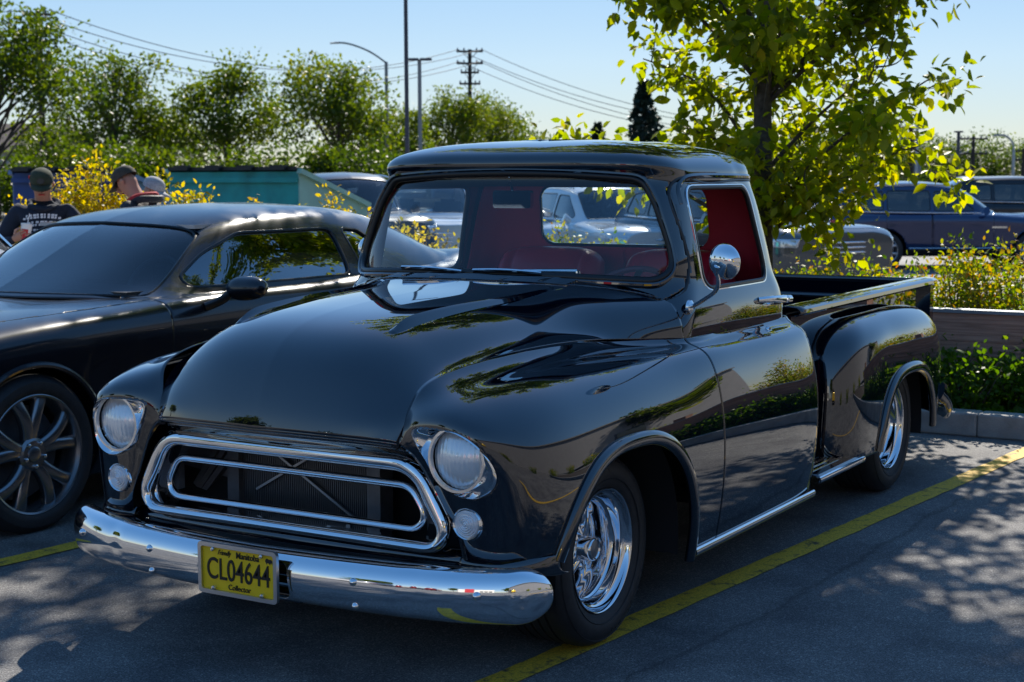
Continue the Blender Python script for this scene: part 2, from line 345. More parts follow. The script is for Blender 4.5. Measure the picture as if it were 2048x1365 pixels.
for s in (1, -1):
    G = FG if s > 0 else mirx(FG)
    fen, lp = panel('front_fender', G, BLACK, truck, Ffen)
    # rolled lip round the wheel opening
    lp = max([l for l in lp if l[0][:, 1].max() > .3 and l[0][:, 1].min() < -.3 and l[0][:, 1].max() < .6], key=lambda l: len(l[0]), default=None)
    if lp is not None:
        p = resample(lp[0], 90, False, 3); p = p[np.abs(p[:, 0]) > .8] ; p[:, 0] += s*.006
        MB().tube(p, .025, 12, rb=.017, nrm=[(0, q[1]+.03, q[2]-.30) for q in p]).build('wheel_arch_lip', BLACK, fen)
    door, _ = panel('door', G, BLACK, truck, Fdoor, solid=.008)
    panel('cab_corner', G, BLACK, truck, Fcab)
    panel('rocker_panel', G, BLACK, truck, np.minimum(np.minimum(Yf_-(DOOR_Y+.0025), 1.632-Yf_), .227-Zf))
    (doorL if False else None)
    if s > 0: DOOR_L = door
    else: DOOR_R = door
    # headlight: chrome bezel, retaining ring, lens
    bez = np.array([(x, yon(x, z)-.004, z) for x, z in bzp]); bez[:, 1] = resample(np.c_[bez[:, 1]]*np.ones((1, 3)), 96, True, 0)[:, 0] if False else bez[:, 1]
    for _ in range(6): bez[:, 1] = .5*bez[:, 1]+.25*(np.roll(bez[:, 1], 1)+np.roll(bez[:, 1], -1))
    hc = np.array([.6785, -.672, .712]); an = np.arctan2(bez[:, 2]-hc[2], bez[:, 0]-hc[0])
    rings = []
    for fr, rad, dy in ((0, None, 0.006), (0.0, None, -.006), (.12, None, -.009), (.30, None, -.004), (.75, None, .012), (1, .099, .016), (1, .098, .05)):
        circ = np.stack([hc[0]+.099*np.cos(an), np.full(len(an), hc[1]), hc[2]+.099*np.sin(an)], -1)
        p = bez*(1-fr)+circ*fr; p[:, 1] += dy*(1 if fr < 1 else 1) - (.0 if fr else 0); rings.append(p)
    Gb = np.array(rings); Gb = np.concatenate([Gb, Gb[:, :1]], axis=1)
    if s < 0: Gb = mirx(Gb)
    hl = empty('headlight'); hl.parent = truck
    o = panel('bezel', Gb, CHROME, hl, None, 0)[0]
    m = MB(); m.lathe([(.03, .100), (-.012, .100), (-.020, .097), (-.020, .089), (-.008, .087)], 40, 'Y', (s*hc[0], hc[1], hc[2])).build('retaining_ring', CHROME, hl)
    prof = [(-.034+.030*(r_/.088)**2, r_) for r_ in np.linspace(.0, .088, 14)]
    MB().lathe(prof, 44, 'Y', (s*hc[0], hc[1]+.006, hc[2])).build('lens', LENS, hl)
    # round clear parking light
    pc = (s*.697, -.655, .5215); pl = empty('parking_light'); pl.parent = truck
    MB().lathe([(.03, .050), (-.008, .050), (-.014, .046), (-.010, .042)], 32, 'Y', pc).build('rim', CHROME, pl)
    prof = [(-.022+.012*(r_/.044)**2+.0016*math.cos(r_*900), r_) for r_ in np.linspace(0, .044, 30)]
    MB().lathe(prof, 36, 'Y', pc).build('lens', None, pl).data.materials.append(MATS.get('clear lens') or pm('clear lens', (.78, .78, .80), .15, .15, .6))
    # chrome strip along the rocker
    MB().tube([(s*.905, y, .222) for y in np.linspace(.47, 1.64, 20)], .010, 10, rb=.015, nrm=(1, 0, 0)).build('rocker_trim', CHROME, truck)

# --- hood and cowl: one surface, centre line to seam, from the lip back to the windscreen and the door
HN = [
 [(0,-.765,.760),(.16,-.760,.760),(.30,-.745,.757),(.39,-.728,.753),(.44,-.713,.749),(.462,-.703,.746),(.474,-.698,.744)],
 [(0,-.757,.800),(.165,-.751,.800),(.31,-.735,.796),(.405,-.716,.791),(.452,-.698,.785),(.472,-.688,.780),(.482,-.682,.776)],
 [(0,-.730,.880),(.175,-.722,.877),(.32,-.702,.868),(.412,-.680,.853),(.459,-.664,.840),(.483,-.656,.834),(.496,-.652,.832)],
 [(0,-.682,.965),(.18,-.674,.960),(.32,-.653,.944),(.412,-.631,.914),(.458,-.619,.889),(.486,-.613,.879),(.508,-.610,.876)],
 [(0,-.600,1.032),(.185,-.592,1.026),(.33,-.572,1.004),(.412,-.553,.967),(.460,-.545,.931),(.494,-.541,.916),(.523,-.540,.912)],
 [(0,-.480,1.072),(.19,-.472,1.066),(.335,-.456,1.042),(.415,-.442,1.000),(.465,-.437,.961),(.502,-.435,.943),(.538,-.435,.938)],
 [(0,-.280,1.098),(.195,-.276,1.092),(.35,-.268,1.068),(.435,-.262,1.026),(.488,-.260,.986),(.527,-.260,.967),(.566,-.260,.961)],
 [(0,.02,1.118),(.20,.022,1.113),(.365,.025,1.090),(.46,.03,1.048),(.513,.03,1.005),(.551,.03,.980),(.589,.03,.970)],
 [(0,.28,1.133),(.22,.285,1.128),(.39,.295,1.107),(.495,.30,1.068),(.552,.30,1.020),(.588,.30,.982),(.619,.30,.961)],
 [(0,.43,1.147),(.25,.44,1.142),(.45,.455,1.122),(.565,.47,1.085),(.625,.46,1.035),(.655,.455,.985),(.668,.45,.948)],
 [(0,.515,1.160),(.30,.545,1.154),(.545,.632,1.134),(.672,.685,1.098),(.735,.665,1.045),(.762,.657,.99),(.772,.657,.932)],
]
HG = net(HN, 190, 70); HF = full(HG)
HX, HY = HF[..., 0], HF[..., 1]
seam = .395+.20*(np.abs(HX)/.6)**2.2
jj = np.abs(np.arange(HF.shape[1])-(HG.shape[1]-1))[None, :]*np.ones(HF.shape[:2])
hood, _ = panel('hood', HF, BLACK, truck, np.minimum((seam-.003)-HY, ((HG.shape[1]-1-.75)-jj)*.01))
for s in (1, -1): MB().tube(resample(HG[:150, -1]*np.array([s, 1, 1])+np.array([-s*.010, .004, -.016]), 60, False, 2), .012, 6).build('seam_shade_strip', DARK, hood)  # dark strip added under the hood gap to stand for its shade
cowl, _ = panel('cowl', HF, BLACK, truck, HY-(seam+.003))
# turned-under hood lip and the header panel behind it
lip = HG[0]; L = []
for dz, dy in ((0, 0), (-.010, .006), (-.014, .022), (-.012, .05)):
    L.append(lip+np.array([0, dy, dz]))
panel('lip', full(np.array(L)), BLACK, hood, None, .004)
hp = []
for (y, z, wx) in ((-.712, .738, .47), (-.70, .728, .475), (-.682, .722, .49), (-.668, .708, .51), (-.655, .690, .53)):
    hp.append([(x*wx, y+.045*x*x, z-.012*x**4) for x in np.linspace(0, 1, 24)])
panel('header_panel', full(np.array(hp)), BLACK, truck, None, .004)
# windsplit ridges on the hood
def hood_z(x, y):
    g = HF.reshape(-1, 3); d = (g[:, 0]-x)**2+(g[:, 1]-y)**2; k = np.argsort(d)[:4]; wt = 1/(d[k]+1e-7); return float((g[k, 2]*wt).sum()/wt.sum())
for s in (1, -1):
    rows = []
    for y in np.linspace(-.50, .40, 46):
        t = (y+.50)/.90; xc = .30+.06*t; hgt = .034*min(1, (t/.10))**.6*(1-.75*t)+.004
        row = []
        for q in np.linspace(-1, 1, 13):
            xo = xc+q*.055; prof = math.exp(-((q-.25)/(.30 if q < .25 else .16))**2)
            row.append((s*xo, y, hood_z(xo, y)-.003+hgt*prof))
        rows.append(row)
    A = np.array(rows)
    for _ in range(3): A[1:-1, :, 2] = .5*A[1:-1, :, 2]+.25*(A[:-2, :, 2]+A[2:, :, 2])
    panel('windsplit', A, BLACK, hood, None, .003)
# cowl vent: a band of thin slats ahead of the windscreen
for i in range(7):
    f = i/6; pts = []
    for x in np.linspace(-.40, .40, 24):
        y = .405+.085*f+(.13+.06*f)*(abs(x)/.6)**2.2*1.15; pts.append((x, y, hood_z(x, y)+.005))
    MB().tube(pts, .0042, 6).build('vent_slat', BLACK, cowl)
for i in range(5):
    x = -.3+.15*i; MB().bar((x, .40+.2*(abs(x)/.6)**2.2, 1.148), (x, .50+.24*(abs(x)/.6)**2.2, 1.158), .02, .006).build('vent_rib', BLACK, cowl)

# --- cab shell: loops of (z, half width, front, rear), lofted up into the roof dome
FRX = [0, .33, .62, .82, .935, .985, 1.0]
WLO = [0, .017, .062, .127, .197, .258, .350]; WHI = [0, .005, .017, .050, .098, .165, .265]
def loop(z, W, yf, yr, wr=1.0):
    t = min(1, max(0, (z-1.10)/.40)); off = [(a*(1-t)+b*t)*wr for a, b in zip(WLO, WHI)]
    P = [(f*W, yf+o) for f, o in zip(FRX, off)]
    P += [(1.003*W, (yf+yr)/2+.18), (.995*W, yr-.22), (.97*W, yr-.09), (.90*W, yr-.022), (.72*W, yr+.004), (.36*W, yr+.012), (0, yr+.014)]
    return [(x, y, z) for x, y in P]
CN = [loop(.930,.774,.53,1.735,.5), loop(.985,.773,.525,1.733,.55), loop(1.04,.766,.52,1.728,.7), loop(1.085,.752,.515,1.72,.85), loop(1.125,.738,.512,1.71),
      loop(1.20,.722,.540,1.698), loop(1.32,.696,.598,1.682), loop(1.44,.667,.660,1.662), loop(1.500,.652,.695,1.648), loop(1.530,.650,.694,1.640), loop(1.558,.642,.672,1.634),
      loop(1.585,.616,.672,1.618), loop(1.612,.560,.705,1.578), loop(1.636,.465,.790,1.505,.9), loop(1.653,.33,.92,1.40,.7), loop(1.661,.17,1.06,1.30,.4), loop(1.663,.02,1.17,1.22,.05)]
CH = net(CN, 230, 150); CF = full(CH)
CX, CY, CZ = CF[..., 0], CF[..., 1], CF[..., 2]
front = CY < .5*(.69+1.65)-.12
ws_low = 1.138+.024*np.clip(1-(np.abs(CX)/.7)**2, 0, 1)
Fws = np.where((CY < 1.02), rpoly(CX, CZ-(ws_low-1.138)*np.clip((1.5-CZ)/.36, 0, 1)-.024*np.clip(1-(np.abs(CX)/.56)**2, 0, 1)*np.clip((CZ-1.2)/.3, 0, 1), [(-.712, 1.142), (.712, 1.142), (.675, 1.27), (.615, 1.42), (.555, 1.512), (-.555, 1.512), (-.615, 1.42), (-.675, 1.27)], .062), 1.0)
Fsw = np.where(np.abs(CX) > .45, rpoly(CY, CZ, [(.885, 1.108), (1.505, 1.108), (1.462, 1.480), (.885, 1.480)], .055), 1.0)
Frw = np.where(CY > 1.55, rpoly(CX, CZ, [(-.415, 1.225), (.415, 1.225), (.405, 1.475), (-.405, 1.475)], .06), 1.0)
Fdo = np.where((np.abs(CX) > .42), rpoly(CY, CZ, [(.655, .80), (1.632, .80), (1.632, 1.10), (1.585, 1.505), (.80, 1.505), (.80, 1.20), (.655, 1.08)], .012) if False else sdf_poly(CY, CZ, [(.657, .80), (1.634, .80), (1.634, 1.10), (1.572, 1.502), (.835, 1.502), (.80, 1.47), (.80, 1.19), (.76, 1.12), (.657, 1.075)]), 1.0)
base = np.where(CY < .66, np.where(CZ < 1.13, -1.0, 1.0), 1.0)     # below the windscreen the cowl takes over
base = np.minimum(np.minimum(1, (CZ-1.118)*1.0+np.maximum(CY-.62, 0)*8), CZ-.940)
cabF = np.minimum.reduce([Fws, Frw, Fdo-.0025, base])
cab, lps = panel('cab', CF, BLACK, truck, cabF, solid=.012)
# upper halves of the doors with the window openings
for s, d in ((1, DOOR_L), (-1, DOOR_R)):
    sideF = np.where(CX*s > 0, 1.0, -1.0)
    uf, ul = panel('window_frame', CF, BLACK, d, np.minimum.reduce([-(Fdo+.0025), Fsw, sideF, CZ-.940]), solid=.016)
    for l, c in ul:
        if l[:, 2].min() > 1.08 and c:
            p = resample(l, 140, True, 2); p[:, 0] += s*.004
            MB().tube(p, .010, 8, True).build('window_seal', GASKET, d)
            q = p.copy(); q[:, 0] += s*.003; cc = q.mean(0); q = cc+(q-cc)*np.array([1, 1.03, 1.045])
            MB().tube(q, .0055, 8, True).build('window_trim', CHROME, d)
# glass
def glass(name, F, mat, inset, par):
    G = CF.copy(); c = np.array([0, 1.2, 0]); G[..., 0] *= (1-inset); G[..., 1] = 1.2+(G[..., 1]-1.2)*(1-inset)
    return panel(name, G, mat, par, F, 0)
gl, _ = glass('windshield', -(Fws-.004), GLASS, .008, truck)
glass('rear_window', -(Frw-.004), GLASS2, .008, truck)
for l, c in lps:
    if not c: continue
    y = l[:, 1].mean(); x = abs(l[:, 0].mean())
    if y < 1.0 and x < .1 and l[:, 2].min() > 1.05:
        p = resample(l, 220, True, 2); cc = np.array([0, 1.2, p[:, 2].mean()]); p = p+np.array([0, -.006, 0])
        MB().tube(p, .015, 10, True).build('windshield_gasket', GASKET, truck)
        q = p+np.array([0, -.008, 0]); m_ = np.array([0, 0, 1.33]); q[:, 0] *= 1.022; q[:, 2] = 1.33+(q[:, 2]-1.33)*1.075
        MB().tube(q, .009, 8, True).build('windshield_trim', BLACK, truck)
    elif y > 1.5:
        p = resample(l, 120, True, 2); MB().tube(p+np.array([0, .004, 0]), .016, 10, True).build('rear_window_gasket', GASKET, truck)
        MB().tube(p-np.array([0, .02, 0]), .020, 10, True).build('rear_window_inner_gasket', GASKET, truck)
# roof gutter from the windscreen pillar round the door top
for s in (1, -1):
    g = []
    for (y, z) in [(.838, 1.42), (.842, 1.47), (.868, 1.505), (.93, 1.520), (1.15, 1.524), (1.4, 1.522), (1.55, 1.518), (1.615, 1.512)]:
        g.append((0, y, z))
    g = crv(g, 60); pts = []
    for _, y, z in g:
        k = np.where(CX*s > .55, (CY-y)**2+(CZ-z)**2, 9).argmin(); pts.append((CX.flat[k]+s*.006, y, z))
    pts = resample(np.array(pts), 60, False, 6)
    MB().tube(pts, .011, 8).build('roof_gutter', BLACK, cab)
# rubber seal along the door's edge on the windscreen pillar and roof
for s, d in ((1, DOOR_L), (-1, DOOR_R)):
    sel = np.argwhere(CX*s > .45); pts = []
    gx, gy_, gzv = CX[CX*s > .45], CY[CX*s > .45], CZ[CX*s > .45]
    for _, y, z in crv([(0, .665, 1.075), (0, .76, 1.12), (0, .798, 1.19), (0, .80, 1.33), (0, .80, 1.46), (0, .835, 1.502), (0, 1.0, 1.503), (0, 1.3, 1.503), (0, 1.572, 1.502)], 120):
        dd = (gy_-y)**2+(gzv-z)**2; k = np.argsort(dd)[:4]; wt = 1/(dd[k]+1e-6); pts.append((float((gx[k]*wt).sum()/wt.sum()), y, z))
    p = resample(np.array(pts), 120, False, 8); p[:, 0] += s*.002
    MB().tube(p, .008, 8).build('door_seal', GASKET, d)
# --- interior
for nm, mat, sc, F in (('headliner', HEADL, .032, np.minimum(CZ-1.49, np.minimum(Fws, Frw)-.01)), ('rear_trim_panel', REDH, .030, np.minimum.reduce([Frw-.012, CY-1.545, 1.50-CZ]))):
    G = CF.copy(); G[..., 0] *= (1-sc); G[..., 1] = 1.2+(G[..., 1]-1.2)*(1-sc-.01); G[..., 2] -= (.012 if nm == 'headliner' else 0)
    panel(nm, G, mat, truck, F, .004)
m = MB(); m.box((0, 1.685, .80), (1.40, .02, .50)); m.build('lower_rear_trim', REDH, truck)
for s, d in ((1, DOOR_L), (-1, DOOR_R)):
    MB().box((s*.70, 1.14, .88), (.02, .92, .40)).build('door_card', REDH, d)
MB().box((0, 1.2, .36), (1.55, 1.0, .04)).build('cab_floor', DARK, truck)
MB().box((0, .80, .62), (1.45, .03, .56)).build('firewall', DARK, truck)
def seat(cx, w, nm):
    st = empty(nm); st.parent = truck
    # cushion and backrest as soft lofted pads with pleats
    def pad(name, fun, par):
        rows = [[fun(u, v) for v in np.linspace(0, 2*math.pi, 64)] for u in np.linspace(-1, 1, 54)]
        return panel(name, np.array(rows), RED, par, None, 0, 60)[0]
    def back(u, v):
        e = (1-abs(u)**5)**.35; c, s_ = math.cos(v), math.sin(v); sg = lambda a, p: math.copysign(abs(a)**p, a)
        z = .30*sg(s_, .35)*(1 if s_ < 0 else (1-.10*u**4)); y = .075*sg(c, .7)*e
        pl = .006*math.cos(z*95)*(1 if (c < -.2 and abs(u) < .62 and abs(z) < .22) else 0)
        bol = -.022*math.exp(-((abs(u)-.80)/.11)**2)*(1 if c < 0 else 0)+.010*math.exp(-((abs(u)-.64)/.03)**2)*(1 if c < 0 else 0)
        return (cx+u*w/2, 1.46+.22*(z/.6)+y+pl+bol, .915+z*e**.25)
    pad('backrest', back, st)
    def cush(u, v):
        e = (1-abs(u)**6)**.3; c, s_ = math.cos(v), math.sin(v); sg = lambda a, p: math.copysign(abs(a)**p, a)
        return (cx+u*w/2, 1.20+.26*sg(c, .4), .60+.075*sg(s_, .6)*e)
    pad('cushion', cush, st)
seat(-.285, .52, 'passenger_seat'); seat(.335, .50, 'driver_seat')
# dashboard with rolled top, steering wheel, inside mirror
rows = []
for (y, z) in ((.66, 1.142), (.72, 1.150), (.78, 1.150), (.825, 1.140), (.84, 1.11), (.835, 1.03), (.80, .95)):
    rows.append([(x, y+.11*(abs(x)/.66)**2.4, z-.03*(abs(x)/.66)**3) for x in np.linspace(-.66, .66, 40)])
panel('dashboard', net(rows, 40, 40), DASH, truck, None, .01)
sw = empty('steering_wheel'); sw.parent = truck
cxs, ang = .34, R(32); Mx = Matrix.Rotation(-ang, 3, 'X')
ring = [Vector((cxs, 1.02, 1.075))+Mx@Vector((.195*math.cos(a), 0, .195*math.sin(a))) for a in np.linspace(0, 2*math.pi, 48, endpoint=False)]
ring = [Vector((cxs, 1.03, 1.03))+Matrix.Rotation(R(-50), 3, 'X')@Vector((.195*math.cos(a), 0, .195*math.sin(a))) for a in np.linspace(0, 2*math.pi, 48, endpoint=False)]
MB().tube(ring, .012, 8, True).build('rim', pm('wheel rim red', (.16, .02, .03), .3), sw)
c0 = Vector((cxs, 1.03, 1.03))
for k in (0, 16, 32): MB().bar(c0, ring[(k+12) % 48], .03, .008).build('spoke', CHROME, sw)
MB().cyl(c0, c0+Vector((0, -.28, -.20)), .025, 14).build('column', DARK, sw)
im = empty('inside_mirror'); im.parent = truck
P = []; 
m = MB(); 
for i in range(1): pass
rr = [(-.085, -.026), (-.078, -.034), (.078, -.034), (.085, -.026), (.085, .026), (.078, .034), (-.078, .034), (-.085, .026)]
m.add([(x, .742, 1.436+z) for x, z in rr]+[(x, .765, 1.436+z) for x, z in rr], [tuple(range(8)), tuple(range(15, 7, -1))]+[(i, i+8, (i+1) % 8+8, (i+1) % 8) for i in range(8)])
m.build('housing', CHROME, im, True, 30)
MB().tube(crv([(0, .752, 1.455), (-.005, .745, 1.50), (-.01, .735, 1.535)], 10), .006, 8).build('stem', CHROME, im)
# wipers: chrome arm, blade
for pv, tip, ends in (((.36, .615), (.108, .512, 1.172), ((-.02, .505, 1.176), (.262, .528, 1.172))), ((-.575, .655), (-.22, .528, 1.172), ((-.375, .548, 1.176), (-.07, .505, 1.170)))):
    wp = empty('wiper'); wp.parent = truck; px, py = pv; zp = hood_z(px, py)+.012; tip = Vector(tip)
    MB().cyl((px, py, zp-.02), (px, py-.004, zp+.016), .017, 16, .011).build('pivot', CHROME, wp)
    MB().tube(crv([(px, py-.004, zp+.014), ((px+tip.x)/2, (py+tip.y)/2-.01, (zp+tip.z)/2+.010), tuple(tip)], 12), np.linspace(.010, .0055, 12), 8).build('arm', CHROME, wp)
    a, b = Vector(ends[0]), Vector(ends[1]); bl = [a+(b-a)*t+Vector((0, -.010-.012*math.sin(math.pi*t), .006*math.sin(math.pi*t))) for t in np.linspace(0, 1, 12)]
    MB().tube(bl, .006, 6).build('blade', CHROME, wp); MB().tube([p+Vector((0, .004, -.008)) for p in bl], .005, 6).build('squeegee', GASKET, wp)

# --- grille
def gpath(pts, n=160, it=3):
    P = np.array(pts, float); return resample(P, n, True, it)
def rounded(pts, rads, ny, n=10):
    out = []; P = [np.array(p) for p in pts]
    for i, p in enumerate(P):
        a, b = P[i-1], P[(i+1) % len(P)]; u = (a-p)/np.linalg.norm(a-p); v = (b-p)/np.linalg.norm(b-p); th = math.acos(np.clip(u@v, -1, 1)); d = rads[i]/math.tan(th/2)
        c = p+(u+v)/np.linalg.norm(u+v)*rads[i]/math.sin(th/2); s0, s1 = p+u*d-c, p+v*d-c
        for k in range(n+1):
            t = k/n; om = math.pi-th; out.append(c+(math.sin((1-t)*om)*s0+math.sin(t*om)*s1)/math.sin(om))
    return np.array([(q[0], ny(q[0], q[1]), q[1]) for q in out])
gy = lambda x, z: -.665+.10*x*x+.03*(z-.55)
gr = empty('grille'); gr.parent = truck
out = resample(rounded([(.635, .428), (.500, .676), (-.500, .676), (-.635, .428)], [.055, .125, .125, .055], gy), 220, True, 1)
rz = [.026 if p[2] > .60 else (.018+.010*min(1, max(0, (p[2]-.44)/.08)) if p[2] > .44 else .017) for p in out]
for _ in range(20): rz = [(rz[i-1]+2*rz[i]+rz[(i+1) % len(rz)])/4 for i in range(len(rz))]
MB().tube(out, .026, 12, True, rb=rz, nrm=(0, 1, 0)).build('surround', CHROME, gr)
inn = rounded([(.635, .428), (.500, .676), (-.500, .676), (-.635, .428)], [.055, .125, .125, .055], gy); inn = resample(inn, 220, True, 6)
c = inn.mean(0); A = []
for f_, dy in ((.975, .004), (.968, .03), (.962, .06), (.955, .10)):
    q = c+(inn-c)*np.array([f_, 1, f_]); q[:, 1] = inn[:, 1]+dy; A.append(q)
A = np.array(A); panel('surround_return', np.concatenate([A, A[:, :1]], axis=1), CHROME, gr, None, .002)
oy = lambda x, z: -.640+.11*x*x
ov = resample(rounded([(.548, .472), (.468, .605), (-.468, .605), (-.548, .472)], [.046, .064, .064, .046], oy), 200, True, 1)
MB().tube(ov, .016, 10, True, rb=.0125, nrm=(0, 1, 0)).build('oval_bar', CHROME, gr)
A = np.array([ov+np.array([0, .006, 0])*1, ov*np.array([.995, 1, 1])+np.array([0, .045, 0])]); 
for s in (1, -1):
    MB().box((s*.535, -.575, .53), (.075, .03, .085)).build('bar_bracket', STEEL, gr)
# radiator core, tanks, support panels and rods behind the grille
rad = empty('radiator'); rad.parent = truck
MB().box((-.10, -.38, .53), (.56, .05, .36)).build('core', FIN, rad)
m = MB()
for i in range(70): m.box((-.375+.008*i, -.409, .53), (.0028, .010, .35))
m.build('fin', pm('fin edges', (.16, .165, .18), .4, .6), rad)['kind'] = 'stuff'
for x in (-.395, .195): MB().box((x, -.40, .53), (.05, .07, .38)).build('tank', STEEL, rad)
for a, b in (((-.30, -.425, .48), (.02, -.425, .66)), ((-.30, -.425, .66), (.12, -.425, .42))): MB().bar(a, b, .008).build('brace_rod', pm('zinc', (.35, .36, .38), .4, .8) if 'zinc' not in MATS else MATS['zinc'], rad)
m = MB()
for s in (1, -1):
    o = MB(); o.box((s*.50+(-.02 if s > 0 else -.06), -.36, .54), (.24, .03, .40))
    for k in range(3): o.bar((s*.42, -.385, .70-.05*k), (s*.60, -.385, .46-.03*k), .035, .02)
    o.build('support_panel', STEEL, rad)
MB().box((0, -.50, .372), (1.24, .26, .012)).build('lower_tray', BLACK, rad)
MB().box((0, -.36, .705), (1.1, .30, .012)).build('upper_shield', DARK, rad)
MB().box((0, -.30, .5), (1.2, .02, .5)).build('fan_shroud', DARK, rad)
# valance under the grille, joining the two fenders
V = []
for (y, z, wx) in ((-.625, .418, .66), (-.645, .405, .68), (-.652, .385, .70), (-.640, .365, .70), (-.60, .352, .70)):
    V.append([(x*wx, y+.05*x*x, z) for x in np.linspace(0, 1, 20)])
panel('valance', full(net(V, 24, 20)), BLACK, truck, None, .004)
for s in (1, -1):
    V = []
    for (dy, z) in ((.0, .418), (-.014, .402), (-.016, .382), (0, .366), (.04, .352)):
        V.append([(s*x, y+dy, z) for x, y in ((.655, -.622), (.74, -.622), (.815, -.602), (.866, -.555), (.892, -.50), (.90, -.46))])
    panel('valance_end', net(V, 20, 40), BLACK, truck, None, .004)
# --- bumper
bmp = empty('front_bumper'); bmp.parent = truck
prof = [(.085, .072), (.05, .076), (.022, .068), (.005, .045), (-.002, .012), (0, -.022), (.010, -.050), (.030, -.068), (.060, -.076), (.085, -.074)]
cols = []
for s_ in np.sin(np.linspace(-1, 1, 141)*math.pi/2):
    a = abs(s_); x = .938*a**1.0 if a < .9 else .938*a
    yb = -.842+.030*(x/.5)**2 if x < .5 else -.842+.030+.12*(x-.5)+.55*max(0, x-.62)**2*1.3
    yb = -.842+.028*(min(x, .6)/.5)**2+.13*max(0, x-.55)+.9*max(0, x-.62)**2
    tp = 1 if a < .915 else max(.0, 1-((a-.915)/.085)**2)**.5
    zc = .322
    col = []
    for dy, dz in prof:
        col.append((math.copysign(x, s_) if s_ else 0, yb+dy*tp+.075*(1-tp), zc+.004*a+dz*(1.0+.06*a)*tp))
    cols.append(col)
BG = np.array([crv(c_, 40) for c_ in cols])
notch = sdf_poly(BG[..., 0], BG[..., 2], [(-.175, .29), (.175, .29), (.160, .45), (-.160, .45)])
panel('face', BG, CHROME, bmp, rpoly(BG[..., 0], BG[..., 2], [(-.178, .262), (.178, .262), (.166, .375), (-.166, .375)], .03), .005)
MB().box((0, -.80, .315), (.40, .02, .13)).build('plate_recess', BLACK, bmp)
m = MB()
for z in (.30, .33, .36): m.tube([(-.19, -.815, z), (.19, -.815, z)], .006, 6)
m.build('recess_rib', BLACK, bmp)
for s in (1, -1):
    for x, z, y in ((.405, .347, None), (.405, .273, None), (.785, .340, None)):
        g = BG.reshape(-1, 3); k = ((g[:, 0]-s*x)**2+(g[:, 2]-z)**2).argmin(); p = g[k]
        MB().lathe([(-.012, .0005), (-.011, .006), (-.006, .0105), (0, .0125), (.004, .0125)], 18, 'Y', (s*x, p[1]-.002, z)).build('bolt', CHROME, bmp)
# licence plate
pl = empty('licence_plate'); pl.parent = truck; PX, PY, PZ = .0, -.866, .333
def rbox(w_, h_, r_, n=6):
    o = []
    for cx_, cz_, a0 in ((w_/2-r_, h_/2-r_, 0), (-w_/2+r_, h_/2-r_, 90), (-w_/2+r_, -h_/2+r_, 180), (w_/2-r_, -h_/2+r_, 270)):
        o += [(cx_+r_*math.cos(R(a0+90*k/n)), cz_+r_*math.sin(R(a0+90*k/n))) for k in range(n+1)]
    return o
def slab(outline, y0, y1, m):
    n = len(outline); m.add([(PX+x, PY+y0, PZ+z) for x, z in outline]+[(PX+x, PY+y1, PZ+z) for x, z in outline], [tuple(range(n)), tuple(range(2*n-1, n-1, -1))]+[(i, i+n, (i+1) % n+n, (i+1) % n) for i in range(n)]); return m
slab(rbox(.296, .146, .010), 0, .004, MB()).build('plate', YPLATE, pl, False)
o_, i_ = rbox(.312, .160, .014), rbox(.286, .134, .008); n = len(o_); m = MB()
for (a_, ya), (b_, yb) in (((o_, .004), (o_, -.008)), ((o_, -.008), (i_, -.008)), ((i_, -.008), (i_, .002))):
    m.add([(PX+x, PY+ya, PZ+z) for x, z in a_]+[(PX+x, PY+yb, PZ+z) for x, z in b_], [(i, (i+1) % n, (i+1) % n+n, i+n) for i in range(n)])
m.build('plate_frame', ALU, pl, True, 30)
m = MB()
def ptext(body, size, x, z, sx=1, shear=0, bold=0, th=.0012):
    V, F = text_mesh(body, size, shear, sx, th, bold=bold)
    m.add([(PX+x+v[0], PY-.0012-v[2], PZ+z+v[1]) for v in V], F)
ptext('CL04644', .095, .0, -.004, .72, 0, .0004, .0016)
ptext('Manitoba', .027, .038, .049, .90, 0, .0003); ptext('Friendly', .022, -.055, .051, .72, .45)
ptext('Collector', .024, .004, -.053, .95)
bis = [(-.016, -.004), (-.012, -.012), (-.009, -.005), (0, -.006), (.004, -.013), (.007, -.005), (.012, -.003), (.014, -.011), (.016, -.002), (.015, .006), (.008, .010), (-.002, .009), (-.010, .013), (-.017, .008), (-.020, .001)]
m.add([(PX+.123+x*.8, PY-.0014, PZ+.046+z*.8) for x, z in bis], [tuple(range(len(bis)))])
m.build('plate_lettering', INK, pl, False)
for x, z in ((-.096, .060), (.096, .060), (-.096, -.060), (.096, -.060)):
    MB().lathe([(-.012, .0005), (-.0115, .005), (-.008, .007), (0, .007)], 12, 'Y', (PX+x, PY, PZ+z)).build('plate_bolt', CHROME, pl)

